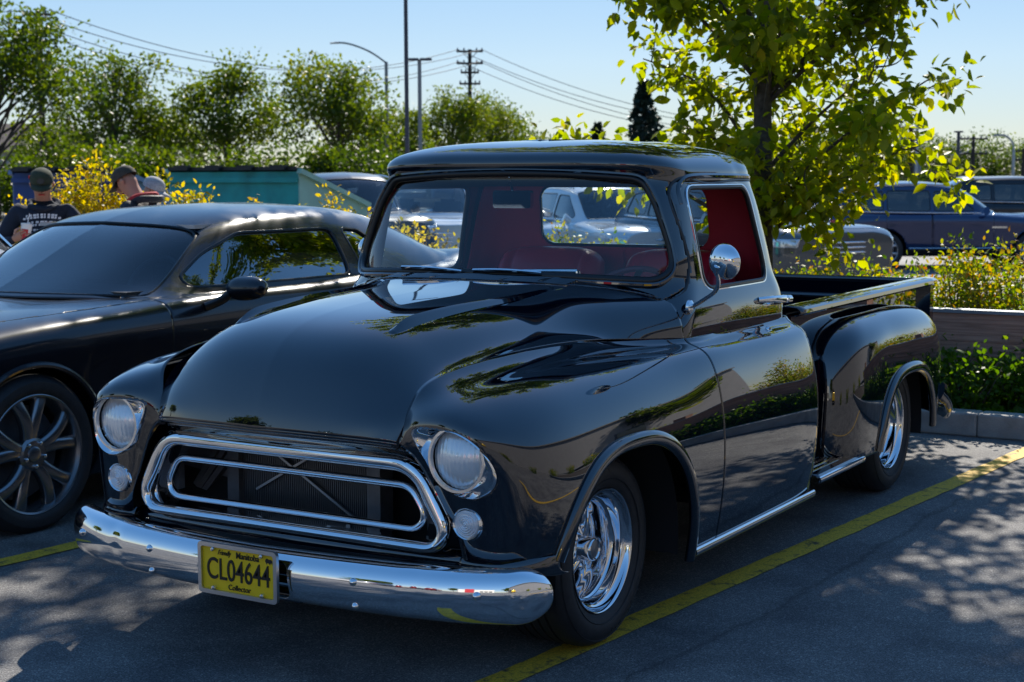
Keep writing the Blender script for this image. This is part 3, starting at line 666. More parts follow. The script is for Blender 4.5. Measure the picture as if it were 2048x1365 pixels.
# --- doors: handle, lock, round mirror on a curved arm
for s, d in ((1, DOOR_L), (-1, DOOR_R)):
    h = MB(); X0 = .770
    h.tube(crv([(s*(X0+.004), 1.34, 1.035), (s*(X0+.03), 1.37, 1.037), (s*(X0+.044), 1.43, 1.035), (s*(X0+.046), 1.50, 1.03), (s*(X0+.044), 1.535, 1.028)], 20), np.r_[np.linspace(.012, .016, 15), np.full(5, .017)], 12, rb=.010, nrm=(0, 0, 1))
    h.tube([(s*(X0), 1.50, 1.018), (s*(X0+.04), 1.50, 1.022)], .014, 12); h.cyl((s*(X0+.044), 1.535, 1.028), (s*(X0+.044), 1.572, 1.026), .0165, 16)
    h.build('handle', CHROME, d)
    MB().lathe([(0, .045), (.004, .042), (.004, .03), (.001, .028)], 28, 'X', (s*.770, 1.42, 1.032)).build('handle_escutcheon', CHROME, d) if False else None
    MB().tube([(s*.772, 1.33, 1.016), (s*.776, 1.42, 1.012), (s*.772, 1.51, 1.010)], [.004, .007, .004], 8).build('handle_plate', CHROME, d)
    MB().lathe([(.010, .0005), (.010, .010), (.006, .013), (-.004, .013)], 20, 'X', (s*.806, 1.36, .918)).build('lock', CHROME, d)
    mm = empty('door_mirror'); mm.parent = truck
    a = Vector((s*.770, .705 if s > 0 else 1.22, 1.055)); b = Vector((.985, .455, 1.20)) if s > 0 else Vector((-.90, 1.06, 1.17))
    arm = crv([a, a+(b-a)*.22+Vector((0, 0, -.018)), a+(b-a)*.66+Vector((0, 0, -.045)), b+Vector((0, .012, -.03)), b], 24)
    MB().tube(arm, .0075, 10).build('arm', CHROME, mm)
    MB().lathe([(0, .026), (.010, .024), (.018, .012), (.020, .008)], 20, 'X', (0, 0, 0)).build('mount', CHROME, mm, loc=a-Vector((s*.004, 0, 0)), rot=(0, 0, 0 if s > 0 else math.pi))
    hd = MB(); hd.lathe([(-.030, .0005), (-.029, .018), (-.024, .036), (-.014, .052), (0, .0605), (.008, .0625), (.014, .060)], 40, 'Y'); hd.build('mirror_head', CHROME, mm, loc=b+Vector((s*.018, .012, .035)), rot=(R(6), 0, R(-14*s)))
    MB().lathe([(.0, .0005), (.0, .0595)], 36, 'Y').build('mirror_glass', POLISH, mm, loc=b+Vector((s*.018, .012, .035))+Vector((0, .013, 0)), rot=(R(6), 0, R(-14*s)))
    MB().tube([tuple(b+Vector((-s*.004, .006, -.01))), tuple(b+Vector((s*.006, -.012, .022)))], [.009, .012], 10).build('swivel', CHROME, mm)

# --- bed
bed = empty('bed'); bed.parent = truck
for s in (1, -1):
    MB().box((s*.70, 2.86, .64), (.022, 2.0, .58)).build('side_panel', BLACK, bed)
    rows = []
    for y in np.linspace(1.84, 3.87, 30):
        z0 = .950+.010*(y-1.84)/2
        rows.append([(s*x, y, z0+dz) for x, dz in ((.655, -.05), (.652, .0), (.662, .014), (.70, .018), (.745, .014), (.760, .004), (.762, -.010), (.748, -.020), (.715, -.024))])
    panel('top_rail', np.array(rows), BLACK, bed, None, .004, 30)
    MB().box((s*.715, 3.82, .70), (.07, .06, .49)).build('stake_pocket', BLACK, bed)
m = MB(); m.box((0, 1.845, .68), (1.38, .02, .56)); m.box((0, 1.845, .955), (1.30, .05, .02)); m.build('front_panel', BLACK, bed)
m = MB(); m.box((0, 3.86, .68), (1.34, .022, .56)); m.tube([(-.66, 3.86, .955), (.66, 3.86, .955)], .018, 10); m.tube([(-.66, 3.845, .86), (.66, 3.845, .86)], .014, 8); m.build('tailgate', BLACK, bed)
for i in range(8): MB().box((-.59+.168*i, 2.85, .47), (.155, 1.98, .02)).build('floor_plank', pm('stained oak', (.06, .03, .015), .4) if 'stained oak' not in MATS else MATS['stained oak'], bed)
# --- rear fenders
RN = [
 [(.712,2.40,.868),(.712,2.24,.835),(.712,2.145,.775),(.712,2.105,.69),(.712,2.09,.58),(.712,2.08,.45),(.712,2.075,.34),(.712,2.075,.27)],
 [(.735,2.42,.874),(.760,2.255,.842),(.775,2.155,.780),(.785,2.115,.69),(.790,2.098,.58),(.790,2.09,.45),(.788,2.085,.34),(.785,2.085,.27)],
 [(.755,2.48,.880),(.810,2.32,.853),(.845,2.215,.790),(.858,2.165,.69),(.862,2.145,.58),(.862,2.135,.45),(.860,2.13,.34),(.856,2.13,.27)],
 [(.765,2.58,.883),(.830,2.46,.860),(.885,2.35,.795),(.902,2.28,.69),(.908,2.25,.58),(.908,2.235,.45),(.905,2.23,.34),(.900,2.23,.27)],
 [(.768,2.76,.886),(.838,2.72,.864),(.896,2.66,.798),(.916,2.62,.69),(.922,2.60,.58),(.921,2.58,.45),(.918,2.57,.34),(.912,2.56,.27)],
 [(.768,2.96,.886),(.840,2.96,.864),(.898,2.96,.798),(.918,2.96,.69),(.924,2.96,.58),(.922,2.96,.45),(.918,2.96,.34),(.912,2.96,.27)],
 [(.768,3.20,.878),(.836,3.22,.855),(.892,3.25,.788),(.913,3.27,.69),(.918,3.28,.58),(.917,3.28,.45),(.914,3.28,.34),(.908,3.28,.27)],
 [(.764,3.38,.855),(.822,3.42,.828),(.868,3.46,.765),(.888,3.485,.675),(.893,3.50,.57),(.892,3.50,.45),(.888,3.49,.34),(.882,3.48,.28)],
 [(.752,3.46,.828),(.79,3.53,.79),(.815,3.575,.73),(.83,3.595,.65),(.835,3.605,.56),(.832,3.60,.45),(.828,3.585,.35),(.82,3.57,.30)],
 [(.715,3.49,.81),(.717,3.565,.765),(.72,3.61,.70),(.72,3.63,.63),(.72,3.635,.55),(.72,3.63,.45),(.72,3.615,.36),(.72,3.60,.31)],
]
RG = net(RN, 200, 80); Yr, Zr = RG[..., 1], RG[..., 2]
Fr = np.where(RG[..., 0] > .80, arch(Yr, Zr, 2.885, .455, .608, .05, 2.6)*.4, 1.0)
for s in (1, -1):
    G = RG if s > 0 else mirx(RG)
    fo, lps_ = panel('rear_fender', G, BLACK, truck, Fr)
    lp = max(lps_, key=lambda l: len(l[0]), default=None)
    if lp is not None:
        p = resample(lp[0], 80, False, 3); p[:, 0] += s*.006
        MB().tube(p, .028, 12, rb=.018, nrm=[(0, q[1]-2.885, q[2]-.25) for q in p]).build('wheel_arch_lip', BLACK, fo)
    # running board between cab and rear fender, ribbed on top
    sb = empty('running_board'); sb.parent = truck
    rows = [[(s*x, y, z) for x, z in ((.70, .285), (.80, .286), (.865, .285), (.893, .280), (.905, .268), (.903, .250), (.885, .243))] for y in np.linspace(1.70, 2.30, 20)]
    panel('board', np.array(rows), BLACK, sb, None, .006, 30)
    for k in range(5): MB().box((s*(.735+.03*k), 2.0, .290), (.008, .56, .006)).build('rib', BLACK, sb)
    MB().tube([(s*.909, y, .265) for y in np.linspace(1.70, 2.27, 14)]+[(s*.898, 2.30, .265)], .008, 8, rb=.013, nrm=(1, 0, 0)).build('edge_trim', CHROME, sb)
    # tail pan end and rear bumper tip
    MB().tube(crv([(s*.90, 3.50, .42), (s*.91, 3.60, .36), (s*.88, 3.70, .30), (s*.80, 3.80, .30)], 14), [.05, .055, .05, .045, .05, .05, .05, .05, .05, .05, .05, .05, .05, .05], 10, rb=.02, nrm=(0, 0, 1)).build('rear_bumper_end', BLACK, truck)
MB().tube([(-.80, 3.98, .33), (.80, 3.98, .33)], .055, 10, rb=.03, nrm=(0, 0, 1)).build('rear_bumper', BLACK, truck)
MB().tube([(.62, 1.6, .235), (.66, 2.2, .205)], .045, 16).build('exhaust_pipe', STEEL, truck)
# dark chassis, inner wheel wells
m = MB()
for x in (-.42, .42): m.box((x, 1.7, .33), (.08, 4.2, .12))
m.box((0, 1.9, .40), (1.3, 3.2, .03)); m.box((0, 0, .34), (.8, .5, .18)); m.box((0, WB, .315), (1.3, .1, .1)); m.build('chassis', DARK, truck)
for s in (1, -1):
    for yc, r_, x0, x1 in ((0, .40, .38, .87), (WB, .40, .50, .86)):
        m = MB(); m.lathe([(s*x0, .02), (s*x0, r_), (s*x1, r_+.03)], 24, 'X', (0, yc-.02, .30), R(-10), R(190)); m.build('wheel_well', DARK, truck)
MB().box((0, .60, .62), (1.5, .02, .62)).build('inner_firewall', DARK, truck)
# --- wheels
def star_wheel():
    w_ = empty('wheel')
    tp = [(-.010, .200), (.002, .208), (.010, .222), (.021, .245), (.023, .262), (.017, .284), (.004, .300), (-.012, .3095), (-.026, .3135)]
    for k in range(5):
        a = -.030-.034*k; tp += [(a, .3145), (a-.024, .3150), (a-.0255, .307), (a-.0325, .307)]
    tp += [(-.200, .3140), (-.212, .308), (-.232, .28), (-.236, .25), (-.222, .208), (-.205, .198)]
    ty = MB().lathe(tp, 96, 'X').build('tyre', RUBBER, w_)
    m = MB()
    for rr_ in (.236, .292): m.lathe([(.0185 if rr_ < .25 else .0125, rr_-.0018), (.0205 if rr_ < .25 else .0145, rr_), (.0185 if rr_ < .25 else .0105, rr_+.0018)], 96, 'X')
    for body, th0, size in (('RADIAL T/A', 235, .036), ('BFGoodrich', 62, .030)):
        n_ = len(body)
        for i, ch in enumerate(body):
            if ch == ' ': continue
            V, F = text_mesh(ch, size, 0, .95, .0012)
            a = R(th0+(i-(n_-1)/2)*6.4*(1 if th0 < 180 else 1)); 
            # letters sit on the sidewall, feet towards the rim
            rad_ = .262; 
            m.add([(.0225+v[2]-.004*abs(v[1])/.02, -(rad_+v[1])*math.sin(a-math.pi/2)*-1*0+(rad_+v[1])*math.cos(math.pi/2-(a-R(0)) if False else a2)-v[0]*math.sin(a2)*-1, (rad_+v[1])*math.sin(a2)-v[0]*math.cos(a2)) for v in V for a2 in [R(180)-a]], F)
    m.build('sidewall_lettering', RUBBER, ty)
    rp = [(-.012, .198), (.003, .2045), (.006, .203), (.004, .199), (-.004, .1955), (-.012, .193), (-.018, .187), (-.021, .1795), (-.030, .176), (-.052, .1745), (-.058, .170), (-.061, .164), (-.075, .161), (-.105, .158), (-.118, .155), (-.126, .150), (-.150, .148), (-.185, .146)]
    rim = MB().lathe(rp, 96, 'X').build('rim', POLISH, w_)
    MB().lathe([(-.180, .0005), (-.180, .15)], 40, 'X').build('brake_backing', DARK, rim)
    for k in range(5):
        a = R(90+72*k+12); ca, sa = math.cos(a), math.sin(a); rows = []
        for t in np.linspace(0, 1, 10):
            r_ = .030+.122*t; wd = .020+.008*(1-t)**2+.006*t**3; x = -.078-.050*t**1.2
            rows.append([(x+dx, r_*ca-dw*wd*sa, r_*sa+dw*wd*ca) for dw, dx in ((-1, -.030), (-1, -.004), (-.72, .004), (-.4, .003), (-.25, -.006), (.25, -.006), (.4, .003), (.72, .004), (1, -.004), (1, -.030))])
        panel('spoke', net(rows, 20, 28), POLISH, rim, None, 0)
        a += R(36); m = MB()
        for dr, da in ((.070, 0),):
            m.lathe([(-.12, .011), (-.088, .011), (-.084, .007), (-.082, .0005)], 12, 'X', (0, dr*math.cos(a), dr*math.sin(a)))
        m.build('lug_nut', CHROME, rim)
    MB().lathe([(-.125, .066), (-.100, .062), (-.085, .046), (-.070, .041), (-.034, .040), (-.028, .038), (-.025, .034), (-.029, .030)], 36, 'X').build('hub', CHROME, rim)
    cp = MB().lathe([(-.029, .030), (-.027, .02), (-.026, .0005)], 30, 'X').build('hub_cap', pm('cap grey', (.25, .26, .28), .35, .7), rim)
    return w_
w0 = star_wheel(); w0.parent = truck
for i, (x, y, s) in enumerate(((.79, 0, 1), (-.79, 0, -1), (.826, WB, 1), (-.826, WB, -1))):
    o = w0 if i == 0 else copy_tree(w0, truck)
    o.location = (x, y, ZW); o.rotation_euler = (R((0, 40, 25, 10)[i]), 0, 0 if s > 0 else math.pi)
# ------------------------------------------------------------------ modern cars: a lower body and a greenhouse, both lofted, with openings cut into them
TINT = glass_mat('tinted car glass', (.32, .38, .42), 1.5, k=4.5)
TINTD = glass_mat('dark car glass', (.12, .14, .15), 1.5, k=2.6)
CLEARW = glass_mat('car windscreen glass', (.70, .80, .82), 1.5, k=1.5)
GUN = pm('gunmetal wheel', (.26, .26, .27), .25, .9)
SILV = pm('silver wheel', (.50, .51, .53), .3, .9)
SEATB = pm('dark seat cloth', (.02, .02, .022), .8)
PLAST = pm('black plastic', (.012, .012, .013), .5)
LAMPR = pm('red lamp', (.45, .01, .015), .15, 0, .8)
LAMPW = pm('lamp glass', (.6, .62, .65), .08, .5, 1)
def paint(name, col, rough=.15): return pm(name, col, rough, .2, 1.0)
BLACKC = pm('black metallic paint', (.012, .013, .018), .24, .3, .5)
NAVY = paint('navy paint', (.008, .026, .095)); WHITEP = paint('white paint', (.70, .71, .72)); SILVP = paint('silver paint', (.42, .43, .45)); MAROON = paint('maroon paint', (.12, .006, .012)); YELP = paint('yellow paint', (.55, .36, .03)); GREYP = paint('grey paint', (.09, .095, .10))

def sport_wheel(rt, rr, wd, mat, split=True, nsp=5):
    w_ = empty('wheel'); t = (rt-rr)
    tp = [(-.012, rr-.004), (.004, rr+.006), (.012, rr+t*.35), (.010, rr+t*.65), (-.004, rt-.018), (-.022, rt-.003)]
    for k in range(4):
        a = -.028-.05*wd/.23*k; tp += [(a, rt), (a-.036*wd/.23, rt), (a-.038*wd/.23, rt-.007), (a-.047*wd/.23, rt-.007)]
    tp += [(-wd+.02, rt-.002), (-wd+.004, rt-.02), (-wd, rr+t*.5), (-wd+.02, rr-.004)]
    MB().lathe(tp, 72, 'X').build('tyre', RUBBER, w_)
    rim = MB().lathe([(-.012, rr-.002), (.002, rr+.004), (.004, rr), (0, rr-.008), (-.014, rr-.014), (-.03, rr-.022), (-.10, rr-.03), (-wd+.03, rr-.03)], 72, 'X').build('rim', mat, w_)
    MB().lathe([(-.11, .0005), (-.11, rr-.05)], 40, 'X').build('brake_disc', STEEL, rim)
    for k in range(nsp):
        for sg in ((-1, 1) if split else (0,)):
            a0 = 2*math.pi*k/nsp+.35; rows = []
            for t_ in np.linspace(0, 1, 9):
                r_ = .045+(rr-.012-.045)*t_; an = a0+sg*(.10+.16*max(0, (t_-.22))**1.0+.06*t_) if split else a0
                wdt = (.030 if split else .034)*(1-.25*t_+.35*t_**4); x = -.030+.020*math.sin(t_*math.pi*.8)-.004*t_
                ca, sa = math.cos(an), math.sin(an)
                rows.append([(x+dx, r_*ca-dw*wdt*sa, r_*sa+dw*wdt*ca) for dw, dx in ((-1, -.035), (-1, -.006), (-.7, .003), (0, .006), (.7, .003), (1, -.006), (1, -.035))])
            panel('spoke', net(rows, 16, 16), mat, rim, None, 0)
    MB().lathe([(-.05, .078), (-.022, .074), (-.012, .060), (-.014, .036), (-.008, .034), (-.004, .026), (-.003, .0005)], 36, 'X').build('hub', mat, rim)
    for k in range(5):
        a = 2*math.pi*(k+.5)/5+.35; MB().lathe([(-.02, .010), (-.002, .009), (0, .006), (.001, .0005)], 10, 'X', (0, .053*math.cos(a), .053*math.sin(a))).build('lug_nut', CHROME, rim)
    return w_

def car(name, tub, gh, wb, rt, paintm, label, group=None, glassm=TINTD, wsm=CLEARW, side=(), ws=None, rw=None, ytrack=.93, wheel=None, res=1.0, door=None, arch_r=None, feats=(), cat='car', arch_x=.6, hoodp=None):
    root = empty(name, label=label, cat=cat, group=group)
    T = net([[(x, y, z) for x, z in sec] for y, sec in tub], int(150*res), int(60*res)); T = T[:, ::-1]; T[:, 0, 0] = 0
    TF = full(T); X, Y, Z = TF[..., 0], TF[..., 1], TF[..., 2]; ar = arch_r or rt+.045
    F = np.full(X.shape, 1.0)
    for yc in (0, wb): F = np.minimum(F, np.where(np.abs(X) > arch_x, np.hypot(Y-yc, (Z-rt)*1.0)-ar, 1.0))
    nb = F.copy()
    for d in door or ():
        df = np.where(np.abs(X) > .70, sdf_poly(Y, Z, d), 1.0); nb = np.minimum(nb, df-.003)
    if hoodp is not None:
        hf = np.where(Z > .55, rpoly(X, Y, hoodp, .08), 1.0); nb = np.minimum(nb, hf-.0035); panel('hood', TF, paintm, root, -(hf+.0035), .006)
    body, lps = panel('body', TF, paintm, root, nb, .006)
    for row, nm in ((0, 'front_fascia'), (-1, 'rear_fascia')):
        ring = [tuple(p) for p in TF[row]]; c = np.mean(TF[row], axis=0); MB().add(ring+[tuple(c)], [(i, i+1, len(ring)) for i in range(len(ring)-1)]+[(len(ring)-1, 0, len(ring))]).build(nm, paintm, body)
    for d in door or ():
        for s in (1, -1): panel('door', TF, paintm, root, np.minimum(np.minimum(-(np.where(np.abs(X) > .70, sdf_poly(Y, Z, d), 1.0)+.003), F), X*s), .006)
    for l, c in lps:
        if len(l) > 20 and not c and abs(l[:, 0].mean()) > .6 and l[:, 2].max() < rt*2.6:
            p = resample(l, 50, False, 2); p[:, 0] *= 1.004
            MB().tube(p, .014, 8).build('wheel_arch', paintm, body)
    rows = []; wraps = []; ycs = []
    for (y, wb_, zb, wt, ze, zc, wr) in gh:
        P = [(wb_, zb), (wb_+(wt-wb_)*.33+.016, zb+(ze-zb)*.33), (wb_+(wt-wb_)*.66+.020, zb+(ze-zb)*.66), (wt, ze), (wt*.88, ze+.42*(zc-ze)), (wt*.5, ze+.84*(zc-ze)), (0, zc)]
        rows.append([(x, y+wr*(x/wb_)**2, z) for x, z in P]); ycs.append(y)
    Gr = net(rows, int(120*res), int(60*res)); Gr = Gr[:, ::-1]; Gr[:, 0, 0] = 0; G = full(Gr)
    yc = np.repeat(Gr[:, :1, 1], G.shape[1], axis=1); X, Y, Z = G[..., 0], G[..., 1], G[..., 2]
    fields = []
    if ws is not None: fields.append(('windshield', rpoly(X, yc, ws, .05), wsm))
    if rw is not None: fields.append(('rear_window', rpoly(X, yc, rw, .05), glassm))
    wtop = np.interp(yc, ycs, [g[3] for g in gh]); zedge = np.interp(yc, ycs, [g[4] for g in gh])
    for p in side:
        f = rpoly(Y, Z, p, .03); f = np.where(np.abs(X) > wtop-.02, f, 1.0)
        for s in (1, -1): fields.append(('side_window', np.where(X*s > 0, f, 1.0), glassm))
    allf = np.minimum.reduce([f for _, f, _ in fields])
    roof, gl_ = panel('roof', G, paintm, root, allf, .01)
    for nm, f, m_ in fields:
        Gi = G.copy(); Gi[..., 0] *= .994; Gi[..., 2] -= .004
        panel(nm, Gi, m_, root, -(f-.006), 0)
    for l, c in gl_:
        if c and len(l) > 16: MB().tube(resample(l, 90, True, 2), .009, 6, True).build('window_seal', GASKET, roof)
    for nm, cond, m_, off in feats:
        ff = cond(TF[..., 0], TF[..., 1], TF[..., 2]); Gp = TF.copy(); Gp[..., 0] *= 1+off; Gp[..., 1] = wb/2+(Gp[..., 1]-wb/2)*(1+off)
        for s in (1, -1): 
            if (ff*1.0 > 0).any(): panel(nm, Gp, m_, body, np.minimum(ff, X2) if (X2 := TF[..., 0]*s) is not None else ff, .004)
    zb_ = gh[len(gh)//2][2]
    m = MB(); m.box((0, wb/2, .30), (1.5, wb+1.0, .10)); m.box((0, wb/2, .45), (1.30, wb-.9, .25)); m.box((0, -.05, .5), (.9, .8, .4)); m.box((0, wb-.1, .5), (.9, .6, .4)); m.build('underbody', DARK, root)
    m = MB()
    for x in (-.38, .38): MB().box((x, wb*.60, zb_-.02), (.48, .14, .50)).box((x, wb*.60+.02, zb_+.20), (.26, .10, .16)).build('seat', SEATB, root)
    MB().box((0, wb*.30, zb_-.05), (1.3, .45, .08)).build('dash', SEATB, root)
    if wheel is not None:
        for i, (x, y) in enumerate(((ytrack, 0), (-ytrack, 0), (ytrack, wb), (-ytrack, wb))):
            w_ = copy_tree(wheel, root); w_.location = (x, y, rt); w_.rotation_euler = (R(31*i), 0, 0 if x > 0 else math.pi)
    return root

# the dark muscle coupe parked beside the pickup
lo = [(.86,.19),(.935,.34)]
CT = [(-.93, [(.78,.30),(.84,.38),(.85,.50),(.85,.60),(.80,.70),(.65,.735),(.35,.75),(0,.76)]),
 (-.85, [(.83,.20),(.90,.33),(.92,.50),(.92,.65),(.87,.765),(.72,.80),(.4,.815),(0,.825)]),
 (-.5, [(.86,.19),(.93,.33),(.945,.52),(.945,.70),(.905,.83),(.78,.865),(.45,.875),(0,.885)]),
 (0, lo+[(.952,.55),(.955,.735),(.918,.872),(.80,.908),(.45,.92),(0,.930)]),
 (.6, lo+[(.945,.55),(.952,.735),(.925,.893),(.82,.932),(.46,.945),(0,.955)]),
 (1.0, lo+[(.938,.55),(.950,.73),(.928,.900),(.86,.945),(.5,.955),(0,.962)]),
 (2.0, lo+[(.936,.55),(.950,.73),(.932,.905),(.87,.955),(.5,.96),(0,.965)]),
 (2.9, lo+[(.95,.55),(.962,.75),(.945,.93),(.87,.985),(.5,.99),(0,1.0)]),
 (3.5, lo+[(.95,.55),(.958,.76),(.93,.95),(.85,1.01),(.5,1.03),(0,1.035)]),
 (3.95, [(.80,.25),(.88,.38),(.91,.55),(.92,.75),(.88,.95),(.80,1.02),(.5,1.045),(0,1.05)]),
 (4.05, [(.75,.35),(.82,.45),(.85,.58),(.85,.75),(.82,.93),(.74,.99),(.45,1.01),(0,1.02)])]
CG = [(.55,.80,.945,.60,.95,.955,.33),(.95,.838,.95,.625,1.075,1.13,.28),(1.30,.852,.95,.622,1.215,1.28,.23),(1.55,.855,.952,.618,1.27,1.34,.17),(2.0,.858,.955,.608,1.297,1.375,.06),
 (2.5,.858,.962,.595,1.293,1.375,0),(2.95,.852,.98,.575,1.245,1.335,0),(3.35,.83,.995,.56,1.15,1.23,-.05),(3.75,.78,1.01,.56,1.04,1.06,-.08)]
wh_sport = sport_wheel(.345, .258, .25, GUN)
def lampf(y0, y1, z0, z1, xmin): return lambda X, Y, Z: np.minimum.reduce([Y-y0, y1-Y, Z-z0, z1-Z, np.abs(X)-xmin])
coupe = car('muscle_coupe', CT, CG, 2.95, .345, BLACKC, 'dark metallic two-door muscle coupe with gunmetal twin-spoke wheels parked beside the vintage pickup', None, TINT, CLEARW,
    side=([(1.05,.985),(2.38,.985),(2.43,1.240),(1.64,1.240),(1.36,1.150)], [(2.50,1.0),(2.82,1.12),(2.68,1.222),(2.52,1.236)]),
    ws=[(-.75,.59),(.75,.59),(.672,.95),(.590,1.34),(-.590,1.34),(-.672,.95)], rw=[(-.52,3.02),(.52,3.02),(.50,3.62),(-.50,3.62)], ytrack=.945, wheel=wh_sport, res=2.4, hoodp=[(-.70, -.80), (.70, -.80), (.80, .2), (.80, .98), (-.80, .98), (-.80, .2)],
    door=[[(.845,.27),(2.22,.27),(2.42,.50),(2.46,.75),(2.46,1.2),(.87,1.2),(.845,.75)]], arch_r=.39,
    feats=(('headlamp', lampf(-.95,-.86,.60,.70,.40), LAMPW, .004), ('tail_lamp', lampf(4.0,4.2,.70,.90,.15), LAMPR, .004)))
coupe.location = (-3.005, .19, -.006)
for s in (1, -1):     # door mirrors on body-coloured stalks
    mr = empty('door_mirror'); mr.parent = coupe
    rows = []
    for t in np.linspace(0, 1, 24):
        e = max(0, 1-abs(2*t-1)**2.6)**.42; x = .985+.235*t
        rows.append([(s*x, 1.205+.065*e*math.cos(a)-.035*t*t+(.03*t), .985+.012*t+(.066-.012*t)*e*math.sin(a)) for a in np.linspace(0, 2*math.pi, 28)])
    panel('shell', np.array(rows), BLACKC, mr, None, 0)
    MB().tube(crv([(s*.925, 1.10, .900), (s*.955, 1.13, .915), (s*.99, 1.165, .94), (s*1.01, 1.19, .965)], 10), np.linspace(.040, .026, 10), 12, rb=np.linspace(.022, .018, 10), nrm=(0, 1, 0)).build('stalk', PLAST, mr)
m = MB(); m.tube(crv([(-.70, .66, .972), (-.30, .60, .968), (-.06, .58, .97)], 14), .008, 6); m.build('wiper', PLAST, coupe)
m = MB(); m.tube(crv([(.10, .62, .972), (.45, .70, .968), (.66, .80, .965)], 14), .008, 6); m.build('wiper', PLAST, coupe)
MB().box((0, 1.52, 1.235), (.24, .03, .07)).build('inside_mirror', PLAST, coupe)
MB().box((0, 1.02, .955), (1.36, .40, .05)).build('dash_top', PLAST, coupe)
for s in (1, -1): MB().box((s*.36, 1.50, 1.275), (.42, .16, .02)).build('sun_visor', SILVP, coupe)
for s in (1, -1): MB().box((s*.962, 1.98, .74), (.012, .16, .022)).build('door_handle', BLACKC, coupe)
sr = [Vector((.37, 1.32, .95))+Matrix.Rotation(R(-25), 3, 'X')@Vector((.18*math.cos(a), 0, .18*math.sin(a))) for a in np.linspace(0, 2*math.pi, 36, endpoint=False)]
MB().tube(sr, .014, 8, True).build('steering_wheel', PLAST, coupe)

# generic tall wagon used for the cars standing farther away
ST = [(-.95, [(.70,.35),(.80,.45),(.83,.60),(.83,.78),(.78,.92),(.62,.97),(.35,.985),(0,.99)]),
 (-.82, [(.85,.25),(.92,.40),(.95,.60),(.95,.82),(.90,.97),(.75,1.02),(.4,1.04),(0,1.05)]),
 (0, [(.88,.25),(.96,.42),(.98,.62),(.98,.85),(.94,1.0),(.8,1.06),(.45,1.09),(0,1.10)]),
 (.75, [(.88,.25),(.955,.42),(.975,.62),(.98,.87),(.95,1.04),(.86,1.09),(.5,1.115),(0,1.12)]),
 (1.5, [(.88,.25),(.955,.42),(.975,.65),(.985,.88),(.96,1.05),(.88,1.11),(.5,1.125),(0,1.13)]),
 (2.98, [(.88,.25),(.96,.42),(.985,.65),(.985,.88),(.96,1.05),(.88,1.11),(.5,1.125),(0,1.13)]),
 (3.9, [(.86,.30),(.94,.45),(.965,.65),(.965,.88),(.94,1.05),(.87,1.11),(.5,1.13),(0,1.14)]),
 (4.05, [(.75,.40),(.86,.5),(.89,.65),(.89,.88),(.87,1.05),(.80,1.11),(.5,1.13),(0,1.14)])]
SG = [(.55,.82,1.10,.66,1.105,1.11,.30),(1.05,.87,1.11,.69,1.40,1.47,.24),(1.35,.885,1.11,.70,1.55,1.64,.18),(1.7,.89,1.11,.70,1.62,1.715,.1),(2.4,.89,1.11,.70,1.655,1.755,0),(3.3,.88,1.11,.69,1.65,1.745,0),(3.72,.87,1.11,.67,1.60,1.69,-.04),(3.90,.86,1.11,.66,1.43,1.50,-.06),(4.0,.83,1.11,.66,1.14,1.16,-.05)]
wh_suv = sport_wheel(.375, .262, .25, SILV, True)
SIDE = ([(1.12,1.16),(1.98,1.16),(1.98,1.56),(1.58,1.54)], [(2.06,1.16),(2.92,1.16),(2.92,1.575),(2.06,1.57)], [(3.0,1.18),(3.62,1.20),(3.50,1.50),(3.0,1.565)])
